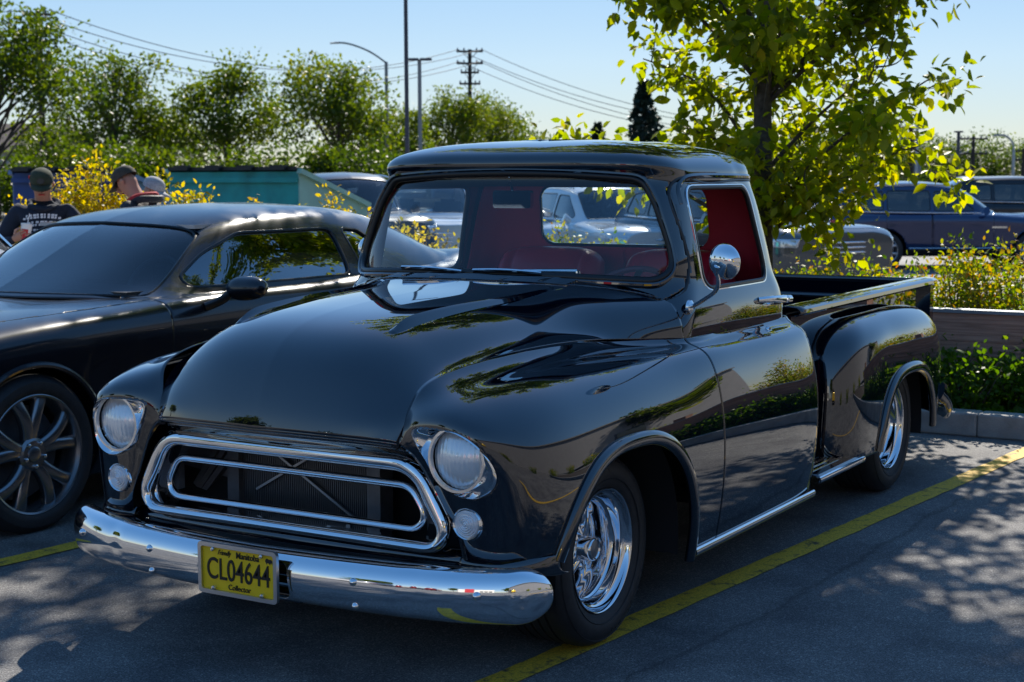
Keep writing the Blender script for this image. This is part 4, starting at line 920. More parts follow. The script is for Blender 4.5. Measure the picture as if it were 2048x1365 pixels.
def suv(pm_, label, loc, rz, sc=(1, 1, 1), group=None, name='parked_suv', grille=True, src=[None]):
    if src[0] is None:
        o = car(name, ST, SG, 2.98, .375, pm_, label, group, TINTD, CLEARW, side=SIDE, ws=[(-.73,.62),(.73,.62),(.66,1.36),(-.66,1.36)], rw=[(-.60,3.74),(.60,3.74),(.60,3.95),(-.60,3.95)], ytrack=.975, wheel=wh_suv, res=.8, hoodp=[(-.72, -.82), (.72, -.82), (.82, .2), (.82, .80), (-.82, .80), (-.82, .2)],
            door=[[(.80,.34),(2.0,.34),(2.02,1.3),(.82,1.3)], [(2.03,.34),(2.72,.34),(2.95,.75),(2.95,1.3),(2.05,1.3)]], arch_r=.44,
            feats=(('headlamp', lampf(-.96,-.62,.80,.92,.52), LAMPW, .006), ('tail_lamp', lampf(3.72,4.2,.82,1.00,.50), LAMPR, .004), ('sill_cladding', lampf(.46,2.52,.2,.40,.6), PLAST, .004), ('upper_grille', lambda X, Y, Z: np.minimum.reduce([-.83-Y, Z-.68, .90-Z, .62-np.abs(X)]), PLAST, .01)))
        for s in (1, -1):
            MB().tube([(s*.98, .98, 1.12), (s*1.10, 1.0, 1.17)], [.05, .09], 10, rb=[.04, .07], nrm=(0, 0, 1)).build('door_mirror', pm_, o)
            MB().tube([(s*.70, y, 1.66+.04*math.sin((y-1.4)/2.3*math.pi)) for y in np.linspace(1.5, 3.6, 14)], .018, 6).build('roof_rail', ALU, o)
            MB().tube(crv([(s*.90, 1.05, 1.125), (s*.905, 2.2, 1.13), (s*.89, 3.6, 1.16)], 14), .009, 6).build('belt_trim', CHROME, o)
            MB().box((s*.992, .70, .84), (.01, .30, .035)).build('fender_badge', CHROME, o)
            MB().tube([(s*.985, y, .42) for y in (.5, 1.5, 2.5)], .012, 6).build('sill_trim', CHROME, o)
        for k in range(3): MB().tube(crv([(-.60, -.925+.02, .72+.07*k), (0, -.965, .72+.07*k), (.60, -.925+.02, .72+.07*k)], 14), .013, 6).build('grille_bar', CHROME, o)
        src[0] = (o, pm_)
    else:
        o = copy_tree(src[0][0]); o.name = name
        tag(o, label, 'car', group)
        def rec(c):
            for ch in c.children:
                if ch.type == 'MESH':
                    for sl in ch.material_slots:
                        if sl.material == src[0][1]: sl.link = 'OBJECT'; sl.material = pm_
                rec(ch)
        rec(o)
    o.location = loc; o.rotation_euler = (0, 0, rz); o.scale = sc; return o
# ------------------------------------------------------------------ ground, kerb, planting strip
def asphalt():
    m, n, l, b = bsdf_mat('asphalt'); b.inputs['Roughness'].default_value = .78; b.inputs['Specular IOR Level'].default_value = .35
    tc = n.new('ShaderNodeTexCoord')
    def noise(sc, det, rough=.6):
        t = n.new('ShaderNodeTexNoise'); t.inputs['Scale'].default_value = sc; t.inputs['Detail'].default_value = det; t.inputs['Roughness'].default_value = rough; l.new(tc.outputs['Object'], t.inputs['Vector']); return t
    big, fine = noise(.6, 5), noise(170, 3, .8)
    vo = n.new('ShaderNodeTexVoronoi'); vo.inputs['Scale'].default_value = 120; l.new(tc.outputs['Object'], vo.inputs['Vector'])
    r1 = n.new('ShaderNodeValToRGB'); r1.color_ramp.elements[0].color = (.125, .125, .132, 1); r1.color_ramp.elements[1].color = (.195, .192, .192, 1); r1.color_ramp.elements[0].position = .3; r1.color_ramp.elements[1].position = .7; l.new(big.outputs['Fac'], r1.inputs[0])
    r2 = n.new('ShaderNodeValToRGB'); r2.color_ramp.elements[0].color = (.40, .40, .41, 1); r2.color_ramp.elements[1].color = (2.5, 2.45, 2.35, 1); r2.color_ramp.elements[0].position = .40; r2.color_ramp.elements[1].position = .74; l.new(fine.outputs['Fac'], r2.inputs[0])
    r3 = n.new('ShaderNodeValToRGB'); r3.color_ramp.elements[0].color = (.75, .75, .75, 1); r3.color_ramp.elements[1].color = (1.7, 1.65, 1.55, 1); r3.color_ramp.elements[0].position = .55; r3.color_ramp.elements[1].position = .95; l.new(vo.outputs['Color'], r3.inputs[0])
    m1 = n.new('ShaderNodeMix'); m1.data_type = 'RGBA'; m1.blend_type = 'MULTIPLY'; m1.inputs[0].default_value = 1; l.new(r1.outputs[0], m1.inputs[6]); l.new(r2.outputs[0], m1.inputs[7])
    m2 = n.new('ShaderNodeMix'); m2.data_type = 'RGBA'; m2.blend_type = 'MULTIPLY'; m2.inputs[0].default_value = .8; l.new(m1.outputs[2], m2.inputs[6]); l.new(r3.outputs[0], m2.inputs[7])
    st = noise(2.3, 6, .55); rs_ = n.new('ShaderNodeValToRGB'); rs_.color_ramp.elements[0].color = (.62, .62, .64, 1); rs_.color_ramp.elements[1].color = (1.08, 1.08, 1.06, 1); rs_.color_ramp.elements[0].position = .36; rs_.color_ramp.elements[1].position = .56; l.new(st.outputs['Fac'], rs_.inputs[0])
    m0 = n.new('ShaderNodeMix'); m0.data_type = 'RGBA'; m0.blend_type = 'MULTIPLY'; m0.inputs[0].default_value = .8; l.new(m2.outputs[2], m0.inputs[6]); l.new(rs_.outputs[0], m0.inputs[7]); m2 = m0
    ov = n.new('ShaderNodeTexVoronoi'); ov.inputs['Scale'].default_value = 1.1; on = noise(5, 5); om = n.new('ShaderNodeMix'); om.data_type = 'VECTOR'; om.inputs[0].default_value = .12; l.new(tc.outputs['Object'], om.inputs[4]); l.new(on.outputs['Color'], om.inputs[5]); l.new(om.outputs[1], ov.inputs['Vector'])
    orr = n.new('ShaderNodeValToRGB'); orr.color_ramp.elements[0].position = .05; orr.color_ramp.elements[0].color = (.42, .42, .43, 1); orr.color_ramp.elements[1].position = .16; orr.color_ramp.elements[1].color = (1, 1, 1, 1); l.new(ov.outputs['Distance'], orr.inputs[0])
    m4 = n.new('ShaderNodeMix'); m4.data_type = 'RGBA'; m4.blend_type = 'MULTIPLY'; m4.inputs[0].default_value = .75; l.new(m2.outputs[2], m4.inputs[6]); l.new(orr.outputs[0], m4.inputs[7]); m2 = m4
    # thin cracks
    wv = n.new('ShaderNodeTexVoronoi'); wv.feature = 'DISTANCE_TO_EDGE'; wv.inputs['Scale'].default_value = .23
    wn = noise(1.3, 6); mxv = n.new('ShaderNodeMix'); mxv.data_type = 'VECTOR'; mxv.inputs[0].default_value = .22; l.new(tc.outputs['Object'], mxv.inputs[4]); l.new(wn.outputs['Color'], mxv.inputs[5]); l.new(mxv.outputs[1], wv.inputs['Vector'])
    cr = n.new('ShaderNodeValToRGB'); cr.color_ramp.elements[0].color = (.62, .62, .62, 1); cr.color_ramp.elements[1].color = (1, 1, 1, 1); cr.color_ramp.elements[0].position = .0008; cr.color_ramp.elements[1].position = .0016; l.new(wv.outputs[0], cr.inputs[0])
    m3 = n.new('ShaderNodeMix'); m3.data_type = 'RGBA'; m3.blend_type = 'MULTIPLY'; m3.inputs[0].default_value = 1; l.new(m2.outputs[2], m3.inputs[6]); l.new(cr.outputs[0], m3.inputs[7])
    l.new(m3.outputs[2], b.inputs['Base Color'])
    bp = n.new('ShaderNodeBump'); bp.inputs['Strength'].default_value = .55; bp.inputs['Distance'].default_value = .006; l.new(fine.outputs['Fac'], bp.inputs['Height']); l.new(bp.outputs[0], b.inputs['Normal'])
    return m
ASPH = asphalt()
CONC = pm('concrete', (.30, .29, .275), .85, var=.22, vscale=9, bump=.3, bscale=120)
SOIL = pm('soil and mulch', (.045, .033, .022), .95, var=.5, vscale=25, bump=.8, bscale=30)
def wood():
    m, n, l, b = bsdf_mat('weathered timber'); b.inputs['Roughness'].default_value = .78; tc = n.new('ShaderNodeTexCoord'); mp = n.new('ShaderNodeMapping'); mp.inputs['Scale'].default_value = (1.2, 14, 26); l.new(tc.outputs['Object'], mp.inputs[0])
    t = n.new('ShaderNodeTexNoise'); t.inputs['Scale'].default_value = 2.2; t.inputs['Detail'].default_value = 8; t.inputs['Roughness'].default_value = .65; l.new(mp.outputs[0], t.inputs[0])
    r = n.new('ShaderNodeValToRGB'); e = r.color_ramp.elements; e[0].position = .30; e[0].color = (.20, .095, .065, 1); e[1].position = .72; e[1].color = (.56, .30, .21, 1); l.new(t.outputs['Fac'], r.inputs[0]); l.new(r.outputs[0], b.inputs['Base Color'])
    bp = n.new('ShaderNodeBump'); bp.inputs['Strength'].default_value = .4; bp.inputs['Distance'].default_value = .01; l.new(t.outputs['Fac'], bp.inputs['Height']); l.new(bp.outputs[0], b.inputs['Normal']); return m
WOOD = wood()
GALV = pm('galvanised steel', (.30, .32, .35), .4, .7, var=.15, vscale=6)
POLE = pm('dark pole paint', (.035, .035, .05), .45)
POLEG = pm('grey pole', (.22, .22, .22), .5, .5)
CREO = pm('creosoted wood', (.035, .026, .022), .85, var=.3, vscale=4)
BARK = pm('bark', (.075, .058, .045), .9, var=.45, vscale=22, bump=.9, bscale=45)
def ypaint():
    m, n, l, b = bsdf_mat('yellow line paint'); b.inputs['Roughness'].default_value = .7; tc = n.new('ShaderNodeTexCoord')
    t = n.new('ShaderNodeTexNoise'); t.inputs['Scale'].default_value = 14; t.inputs['Detail'].default_value = 9; t.inputs['Roughness'].default_value = .75; l.new(tc.outputs['Object'], t.inputs[0])
    r = n.new('ShaderNodeValToRGB'); e = r.color_ramp.elements; e[0].position = .36; e[0].color = (.07, .06, .04, 1); e[1].position = .46; e[1].color = (.74, .44, .035, 1); l.new(t.outputs['Fac'], r.inputs[0])
    t2 = n.new('ShaderNodeTexNoise'); t2.inputs['Scale'].default_value = 160; t2.inputs['Detail'].default_value = 3; l.new(tc.outputs['Object'], t2.inputs[0])
    r2 = n.new('ShaderNodeValToRGB'); r2.color_ramp.elements[0].position = .35; r2.color_ramp.elements[0].color = (.6, .6, .6, 1); r2.color_ramp.elements[1].position = .6; r2.color_ramp.elements[1].color = (1.1, 1.1, 1.1, 1); l.new(t2.outputs['Fac'], r2.inputs[0])
    mx = n.new('ShaderNodeMix'); mx.data_type = 'RGBA'; mx.blend_type = 'MULTIPLY'; mx.inputs[0].default_value = 1; l.new(r.outputs[0], mx.inputs[6]); l.new(r2.outputs[0], mx.inputs[7]); l.new(mx.outputs[2], b.inputs['Base Color'])
    bp = n.new('ShaderNodeBump'); bp.inputs['Strength'].default_value = .5; bp.inputs['Distance'].default_value = .005; l.new(t2.outputs['Fac'], bp.inputs['Height']); l.new(bp.outputs[0], b.inputs['Normal'])
    return m
YEL = ypaint()
def gz(y): t = min(1, max(0, (y-9)/12)); return -.38*t*t*(3-2*t)
ys = [-900, -200, -60, -20, -6, 0, 4, 8, 9, 10, 11, 12, 13, 14, 15, 16, 17, 18, 19, 20, 21, 25, 40, 80, 200, 500, 1500]; xs = [-1500, -400, -150, -60, -20, -8, 0, 8, 20, 60, 200, 1000]
V = [(x, y, gz(y)) for y in ys for x in xs]; nx = len(xs)
o = mk('ground', V, [(j*nx+i, j*nx+i+1, (j+1)*nx+i+1, (j+1)*nx+i) for j in range(len(ys)-1) for i in range(nx-1)], ASPH); o['kind'] = 'structure'
sl = math.tan(R(5.4))
def stripe(name, x0, y0, y1, wd, label, dy=0):
    n_ = 60; rr = np.random.default_rng(int(abs(x0)*100)); V = []
    for i in range(n_+1):
        y = y0+(y1-y0)*i/n_; x = x0+(y-y0)*sl
        V += [(x-wd/2+rr.normal(0, .0022), y, .004), (x+wd/2+rr.normal(0, .0022), y, .004)]
    o = mk(name, V, [(2*i, 2*i+1, 2*i+3, 2*i+2) for i in range(n_)], YEL, None, False); o['kind'] = 'structure'; return o
stripe('parking_line', .63, -1.2, 4.60, .105, ''); stripe('parking_line', -1.83, -.9, 4.60, .105, ''); stripe('parking_line', -4.65, -.9, 4.60, .105, ''); stripe('parking_line', 3.35, -1.2, 4.60, .105, '')
KY0, KY1 = 4.64, 4.80
kerb = empty('kerb'); kerb['kind'] = 'structure'
for i in range(12):
    x0 = -20+2.6*i; o = MB().box((x0+1.295, (KY0+KY1)/2, .07), (2.597, KY1-KY0, .14)).build('kerb_stone', CONC, kerb, False)
    bv = o.modifiers.new('bevel', 'BEVEL'); bv.width = .014; bv.segments = 3
V = []; nx2, ny2 = 90, 14
rs = np.random.default_rng(3)
for j in range(ny2+1):
    for i in range(nx2+1):
        V.append((-20+31.2*i/nx2, KY1+.002+3.9*j/ny2, .10+(.03*math.sin(j/ny2*math.pi)+rs.normal(0, .012) if 0 < j < ny2 else 0)))
o = mk('planting_bed', V, [(j*(nx2+1)+i, j*(nx2+1)+i+1, (j+1)*(nx2+1)+i+1, (j+1)*(nx2+1)+i) for j in range(ny2) for i in range(nx2)], SOIL); o['kind'] = 'structure'
MB().box((-4.4, 8.80, .03), (31.2, .18, .22)).build('rear_kerb', CONC, None, False)['kind'] = 'structure'
# timber barrier with a steel cap along the strip
tb = empty('timber_barrier', (1.6, 5.34, .1), 0, 'low barrier of weathered brown timber planks under a steel cap behind the parking stall', 'barrier')
for k, (z, h) in enumerate(((.575, .175), (.4035, .165))): MB().box((.0, -.0+.004*k, z-.1), (4.4, .07, h)).build('plank', WOOD, tb, False)
MB().box((0, 0, .575), (4.42, .10, .022)).build('cap', GALV, tb, False)
for x in (-1.9, 0, 1.9): MB().box((x, .10, .32), (.12, .12, .72)).build('post', WOOD, tb, False)

# ------------------------------------------------------------------ foliage
LEAF_T = leaf_mat('tree leaf', [(.08, .115, .006), (.14, .175, .008), (.23, .235, .012), (.34, .27, .015)], .62)
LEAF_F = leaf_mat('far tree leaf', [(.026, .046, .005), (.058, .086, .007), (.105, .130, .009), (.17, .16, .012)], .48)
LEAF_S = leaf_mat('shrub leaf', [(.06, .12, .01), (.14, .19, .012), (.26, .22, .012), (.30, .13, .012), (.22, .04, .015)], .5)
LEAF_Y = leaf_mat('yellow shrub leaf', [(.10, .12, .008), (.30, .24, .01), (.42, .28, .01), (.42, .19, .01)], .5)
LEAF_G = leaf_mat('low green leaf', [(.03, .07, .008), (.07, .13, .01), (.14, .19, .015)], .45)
SPRUCE = leaf_mat('spruce needle', [(.010, .022, .014), (.02, .038, .022)], .15)
def leaves(name, pos, size, mat, parent=None, rs=None, shape='leaf', tone=None, up=.3, outward=None, jit=.35):
    """one mesh of separate leaves: folded blades at the given points"""
    pos = np.asarray(pos, float); n = len(pos); rs = rs or rng
    d = rs.normal(size=(n, 3)); 
    if outward is not None: d = d*.9+outward
    d /= np.linalg.norm(d, axis=1)[:, None]+1e-9
    nrm = rs.normal(size=(n, 3))+np.array([0, 0, up*3]); nrm -= d*(nrm*d).sum(1)[:, None]; nrm /= np.linalg.norm(nrm, axis=1)[:, None]+1e-9
    sd = np.cross(d, nrm); s = size*(1+jit*rs.uniform(-1, 1, n))[:, None]
    if shape == 'leaf': T = [(0, 0, 0), (.28, .26, .06), (.62, .24, .05), (1, 0, -.10), (.62, -.24, .05), (.28, -.26, .06), (.5, 0, -.02)]; FA = [(0, 6, 1), (1, 6, 2), (2, 6, 3), (3, 6, 4), (4, 6, 5), (5, 6, 0)]
    elif shape == 'leaf6': T = [(0, 0, 0), (.30, .25, .05), (.70, .21, .03), (1, 0, -.10), (.70, -.21, .03), (.30, -.25, .05)]; FA = [(0, 1, 5), (1, 2, 5), (2, 4, 5), (2, 3, 4)]
    else: T = [(0, 0, 0), (.5, .32, .05), (1, 0, -.05), (.5, -.32, .05)]; FA = [(0, 2, 1), (0, 3, 2)]
    V = np.stack([pos+d*a*s+sd*b*s+nrm*c*s for a, b, c in T], 1).reshape(-1, 3); k = len(T)
    F = (np.array(FA)[None]+(np.arange(n)*k)[:, None, None]).reshape(-1, 3)
    me = bpy.data.meshes.new(name); me.vertices.add(len(V)); me.vertices.foreach_set('co', V.ravel()); me.loops.add(F.size); me.loops.foreach_set('vertex_index', F.ravel().astype(np.int32))
    me.polygons.add(len(F)); me.polygons.foreach_set('loop_start', np.arange(0, F.size, 3, dtype=np.int32)); me.update(calc_edges=True)
    t = (rs.uniform(0, 1, n) if tone is None else np.clip(tone+rs.normal(0, .14, n), 0, 1)); at = me.attributes.new('tone', 'FLOAT', 'FACE'); at.data.foreach_set('value', np.repeat(t, len(FA)).astype(np.float32))
    return link(name, me, mat, parent)
def limb(m, pts, r0, r1, n=7): 
    c = crv(pts, 10); m.tube(c, np.linspace(r0, r1, 10), n); return c
# --- the young tree in the strip just behind the pickup
tree = empty('young_tree', (-1.10, 6.0, .1), 0, 'young leafy broad-leaved tree with backlit yellow-green leaves in the planting strip', 'tree')
rs = np.random.default_rng(11); m = MB()
trunk = crv([(0, 0, 0), (.01, .0, 1.0), (-.02, .03, 2.2), (.03, .02, 3.6), (-.2, 0, 5.4), (-.7, .05, 8.0)], 40); m.tube(trunk, np.interp(np.linspace(0, 1, 40), [0, .1, .4, 1], [.085, .068, .058, .012]), 12)
tw = []; ends = [(-1.55,-.2,1.72),(-1.1,.3,2.3),(-1.15,-.3,2.9),(1.2,-.1,2.05),(1.02,.3,1.62),(1.1,.3,2.75),(.50,-.4,1.50),(-.5,.5,1.6),(.30,-.1,1.15),(-.35,-.55,1.75),(.6,.7,2.2),(-.7,.7,2.6),(.5,-.8,2.5),(.0,.9,1.9)]
for k in range(30):
    a = rs.uniform(0, 2*math.pi); h = rs.uniform(2.7, 6.0); r_ = (1.55 if h < 4.6 else 1.55*(6.6-h)/2.0)*rs.uniform(.55, 1); ends.append((r_*math.cos(a), r_*math.sin(a), h))
for k in range(64):  # unseen upper limbs added to shade the hood and left ground
    a = rs.uniform(0, 2*math.pi); h = rs.uniform(4.9, 8.4); r_ = 2.6*math.sqrt(rs.uniform(.05, 1))*(1 if h < 7.4 else .7); ends.append((-1.35+r_*math.cos(a), .1+r_*math.sin(a), h))
for e in ends:
    e = np.array(e); h0 = max(.95, e[2]-.45-.35*np.hypot(e[0], e[1])) if e[2] > 1.3 else e[2]+.25; st = np.array([np.interp(h0, trunk[:, 2], trunk[:, 0]), np.interp(h0, trunk[:, 2], trunk[:, 1]), h0])
    mid = (st+e)/2+np.array([0, 0, .10])+rs.normal(0, .05, 3); c = limb(m, [st, mid, e], .020, .005); tw.append(c)
    for q in range(5):
        t = rs.uniform(.3, 1); p0 = np.array([np.interp(t, np.linspace(0, 1, 10), c[:, i]) for i in range(3)]); p1 = p0+rs.normal(0, .27, 3)*np.array([1, 1, .7]); tw.append(limb(m, [p0, (p0+p1)/2+rs.normal(0, .03, 3), p1], .006, .002, 5))
m.build('trunk', BARK, tree)
lp = []; ld = []
for c in tw:
    L_ = np.linalg.norm(np.diff(c, axis=0), axis=1).sum(); n_ = int(15+84*L_)
    for q in range(n_):
        t = rs.uniform(.22, 1.05)**.8; p = np.array([np.interp(min(t, 1), np.linspace(0, 1, 10), c[:, i]) for i in range(3)]); o_ = rs.normal(0, .075, 3); lp.append(p+o_); ld.append(o_*6+np.array([0, 0, -.35]))
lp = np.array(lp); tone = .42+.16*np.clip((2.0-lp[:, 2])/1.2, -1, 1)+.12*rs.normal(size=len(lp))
vis = (lp[:, 2] > .9) & (lp[:, 2] < 2.75) & (lp[:, 1] < .15); order = np.argsort(np.where(vis, lp[:, 1], 99)); pick = order[:420]; pick = rs.permutation(pick)[:300]; rest = np.setdiff1d(np.arange(len(lp)), pick)
o = leaves('crown', lp[rest], .092, LEAF_T, tree, rs, 'leaf', tone[rest], .5, np.array(ld)[rest]); o['kind'] = 'stuff'
proto = []
for k in range(8):
    q = leaves('leaf', np.zeros((1, 3)), .104, LEAF_T, None, rs, 'leaf', np.array([.25+.08*k]), .5, np.array([[.6*math.cos(k*.8), .6*math.sin(k*.8), -.5]])); proto.append(q.data); bpy.data.objects.remove(q)
for n_, i in enumerate(pick):
    o = bpy.data.objects.new('leaf', proto[n_ % 8]); COL.objects.link(o); o.parent = tree; o.location = lp[i]; o.rotation_euler = (rs.uniform(-.5, .5), rs.uniform(-.5, .5), rs.uniform(0, 6.28))
# bare twigs reaching out on the right
m = MB()
for a, b in (((.55, 0, 1.75), (1.0, -.1, 2.55)), ((.75, 0, 2.05), (.72, -.1, 2.4)), ((.62, 0, 2.0), (.60, .0, 2.35)), ((.80, 0, 2.15), (1.02, 0, 2.32))): limb(m, [a, ((a[0]+b[0])/2+.06, 0, (a[2]+b[2])/2-.05), b], .007, .002, 5)
m.build('bare_twig', BARK, tree)
# --- shrubs of the hedge
def shrub(name, loc, h, rad, nsh, lpm, lsize, mat, label, group, seed, tone=None, spread=.6, cat='shrub'):
    rs = np.random.default_rng(seed); t = empty(name, loc, 0, label, cat, group); m = MB(); P = []; D = []; TN = []
    for k in range(nsh):
        a = rs.uniform(0, 2*math.pi); r_ = rad*math.sqrt(rs.uniform(0, 1)); hh = h*rs.uniform(.62, 1.0)*(1-.25*(r_/rad)**2); b = np.array([r_*.45*math.cos(a), r_*.45*math.sin(a), 0]); e = np.array([r_*math.cos(a), r_*math.sin(a), hh])+rs.normal(0, .05, 3)*spread
        c = limb(m, [b, (b+e)/2+rs.normal(0, .04, 3), e], .007, .002, 4); n_ = int(lpm*hh*rs.uniform(.7, 1.2)); tn = rs.uniform(0, 1)
        for q in range(n_):
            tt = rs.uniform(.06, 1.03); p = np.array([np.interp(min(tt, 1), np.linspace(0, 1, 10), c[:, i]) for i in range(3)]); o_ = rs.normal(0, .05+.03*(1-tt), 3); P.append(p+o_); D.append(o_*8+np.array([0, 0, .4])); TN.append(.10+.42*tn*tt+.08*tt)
    m.build('stem', BARK, t)
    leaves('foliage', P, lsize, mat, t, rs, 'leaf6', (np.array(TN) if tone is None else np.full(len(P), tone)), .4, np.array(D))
    return t
k = 0
for i, x in enumerate(np.linspace(-3.6, 3.0, 17)):
    rs = np.random.default_rng(100+i)
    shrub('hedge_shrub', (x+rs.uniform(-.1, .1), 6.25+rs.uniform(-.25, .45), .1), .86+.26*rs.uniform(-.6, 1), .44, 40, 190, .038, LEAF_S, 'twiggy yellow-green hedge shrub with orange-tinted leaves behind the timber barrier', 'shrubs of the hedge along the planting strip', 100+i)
for i, x in enumerate(np.linspace(-.3, 3.2, 9)):
    rs = np.random.default_rng(200+i)
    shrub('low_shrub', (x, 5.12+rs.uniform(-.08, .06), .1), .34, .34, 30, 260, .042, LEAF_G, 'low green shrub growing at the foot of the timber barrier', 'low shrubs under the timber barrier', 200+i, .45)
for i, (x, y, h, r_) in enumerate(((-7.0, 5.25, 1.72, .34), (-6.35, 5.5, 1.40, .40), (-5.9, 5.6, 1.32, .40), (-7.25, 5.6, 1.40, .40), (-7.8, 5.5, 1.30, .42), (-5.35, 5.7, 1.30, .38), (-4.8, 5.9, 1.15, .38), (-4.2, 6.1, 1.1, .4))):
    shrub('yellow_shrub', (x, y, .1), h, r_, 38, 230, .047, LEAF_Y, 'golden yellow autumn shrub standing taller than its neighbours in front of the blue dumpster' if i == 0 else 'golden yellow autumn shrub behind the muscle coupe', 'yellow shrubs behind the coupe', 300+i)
# grass and weeds on the strip
rs = np.random.default_rng(5); P = np.c_[rs.uniform(-3, 4, 5000), rs.uniform(4.83, 5.6, 5000), np.full(5000, .10)]
gr_ = leaves('strip_weeds', P, .06, LEAF_G, None, rs, 'leaf4', np.full(5000, .4), -.2, np.tile([0, 0, 2.2], (5000, 1))); tag(gr_, 'short green weeds growing on the planting strip soil', 'weeds', None, 'stuff')

# --- trees along the street beyond the lot
def far_tree(name, loc, h, wd, n, label, seed, tone=.4, crown0=.25, group='row of street trees beyond the parking lot', ls=.215):
    n = int(n*5.2)
    rs = np.random.default_rng(seed); t = empty(name, loc, 0, label, 'tree', group); m = MB()
    limb(m, [(0, 0, 0), (.05, 0, h*.25), (rs.normal(0, .1), 0, h*.55)], .02*h, .010*h, 8); P = []; D = []; TN = []
    cl = []
    zc, rzv = h*(.5+crown0*.5), h*(.5-crown0*.5)
    for k in range(60):
        v = rs.normal(size=3); v /= np.linalg.norm(v); f_ = rs.uniform(.3, 1)**.5*rs.choice([.85, 1, 1.12])
        if crown0 > .1 and v[2] < -.15 and math.hypot(v[0], v[1])*f_ < .6: continue
        cl.append((wd*.5*v[0]*f_, wd*.5*v[1]*f_, zc+rzv*v[2]*f_*.92))
    for c in cl:
        st = (0, 0, max(h*.18, c[2]-.35*h*rs.uniform(.5, 1))); limb(m, [st, ((c[0])/2, c[1]/2, (st[2]+c[2])/2+.05*h*rs.uniform(-.5, 1)), c], .007*h, .0015*h, 5)
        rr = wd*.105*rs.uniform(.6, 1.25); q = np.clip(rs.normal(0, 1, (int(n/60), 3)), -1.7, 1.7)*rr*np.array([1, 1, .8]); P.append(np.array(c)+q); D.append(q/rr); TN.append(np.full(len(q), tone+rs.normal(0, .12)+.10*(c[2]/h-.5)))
    m.build('trunk', BARK, t); leaves('crown', np.vstack(P), ls, LEAF_F, t, rs, 'leaf4', np.concatenate(TN), .2, np.vstack(D)*.5)
    return t
def at(px, py, D):     # point at depth D on a viewing ray; used only to place far things at their real distance
    d = Vector(_f)+Vector(_r)*((px-1024)/3093.35)+Vector(_u)*((682.5-py)/3093.35); p = Vector(CP)+d*D; return p
def base(px, D): p = at(px, 350, D); return (p.x, p.y, -.38)
FT = [(-10, 66, 9.2, 6.6, 2300, 'tall dark tree rising left of the utility pole with the transformer', .30), (232, 80, 8.0, 5.3, 2000, 'round-topped street tree just right of the utility pole with the transformer', .34), (455, 82, 7.6, 5.9, 2000, 'broad street tree standing behind the teal dumpster', .36), (680, 80, 7.9, 5.2, 2000, 'street tree in front of the curved street lamp', .40),
      (905, 105, 7.0, 5.0, 1500, 'rounded tree below the utility pole with four crossarms', .45), (985, 110, 7.2, 5.0, 1500, 'rounded tree right beside the utility pole with four crossarms', .42), (1050, 118, 4.9, 4.2, 1100, 'small low tree in front of the brown house roof', .38), (345, 90, 5.0, 3.6, 1100, 'smaller street tree filling the gap behind the dumpsters', .42), (790, 92, 5.4, 4.2, 1200, 'small street tree beside the dark lamp post', .45), (110, 92, 4.8, 4.6, 1200, 'low leafy tree behind the man in the green cap', .28)]
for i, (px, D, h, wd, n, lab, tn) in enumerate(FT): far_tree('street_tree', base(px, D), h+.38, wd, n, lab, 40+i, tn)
for i, px in enumerate((-40, 60, 150, 240, 330, 420, 510, 600, 690, 770, 850, 930, 1010, 1090)):
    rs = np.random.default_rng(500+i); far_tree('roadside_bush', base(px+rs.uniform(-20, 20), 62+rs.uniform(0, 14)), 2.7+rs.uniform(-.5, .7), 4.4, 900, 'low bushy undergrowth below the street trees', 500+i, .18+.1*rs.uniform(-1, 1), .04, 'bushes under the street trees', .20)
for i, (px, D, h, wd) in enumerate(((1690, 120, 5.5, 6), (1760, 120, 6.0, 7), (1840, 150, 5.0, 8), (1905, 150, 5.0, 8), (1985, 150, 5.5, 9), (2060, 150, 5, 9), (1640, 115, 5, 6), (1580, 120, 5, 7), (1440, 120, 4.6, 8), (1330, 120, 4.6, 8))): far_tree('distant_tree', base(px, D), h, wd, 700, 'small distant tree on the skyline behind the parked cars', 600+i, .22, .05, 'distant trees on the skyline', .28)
# spruce behind the young tree
def spruce(px, D, h, wd, label, seed):
    rs = np.random.default_rng(seed); t = empty('spruce_tree', base(px, D), 0, label, 'tree'); MB().tube([(0, 0, 0), (0, 0, h)], [.16, .02], 8).build('trunk', BARK, t); P = []; Dr = []
    for k in range(120):
        u = (k+.5)/120; z = h*(.08+.92*u); r_ = wd/2*(1-u)**.85+.1; a = rs.uniform(0, 6.28)
        for q in np.linspace(.12, 1, 26): P.append((r_*q*math.cos(a)+rs.normal(0, .07), r_*q*math.sin(a)+rs.normal(0, .07), z-.28*r_*q+rs.normal(0, .06))); Dr.append((math.cos(a), math.sin(a), -.5))
    leaves('crown', P, .34, SPRUCE, t, rs, 'leaf4', np.full(len(P), .4), .2, np.array(Dr))
spruce(1288, 95, 7.6, 4.2, 'dark spruce tree standing far behind the young tree', 71); spruce(1195, 130, 6.2, 3.4, 'thin dark spruce tree beyond the pickup roof', 72)

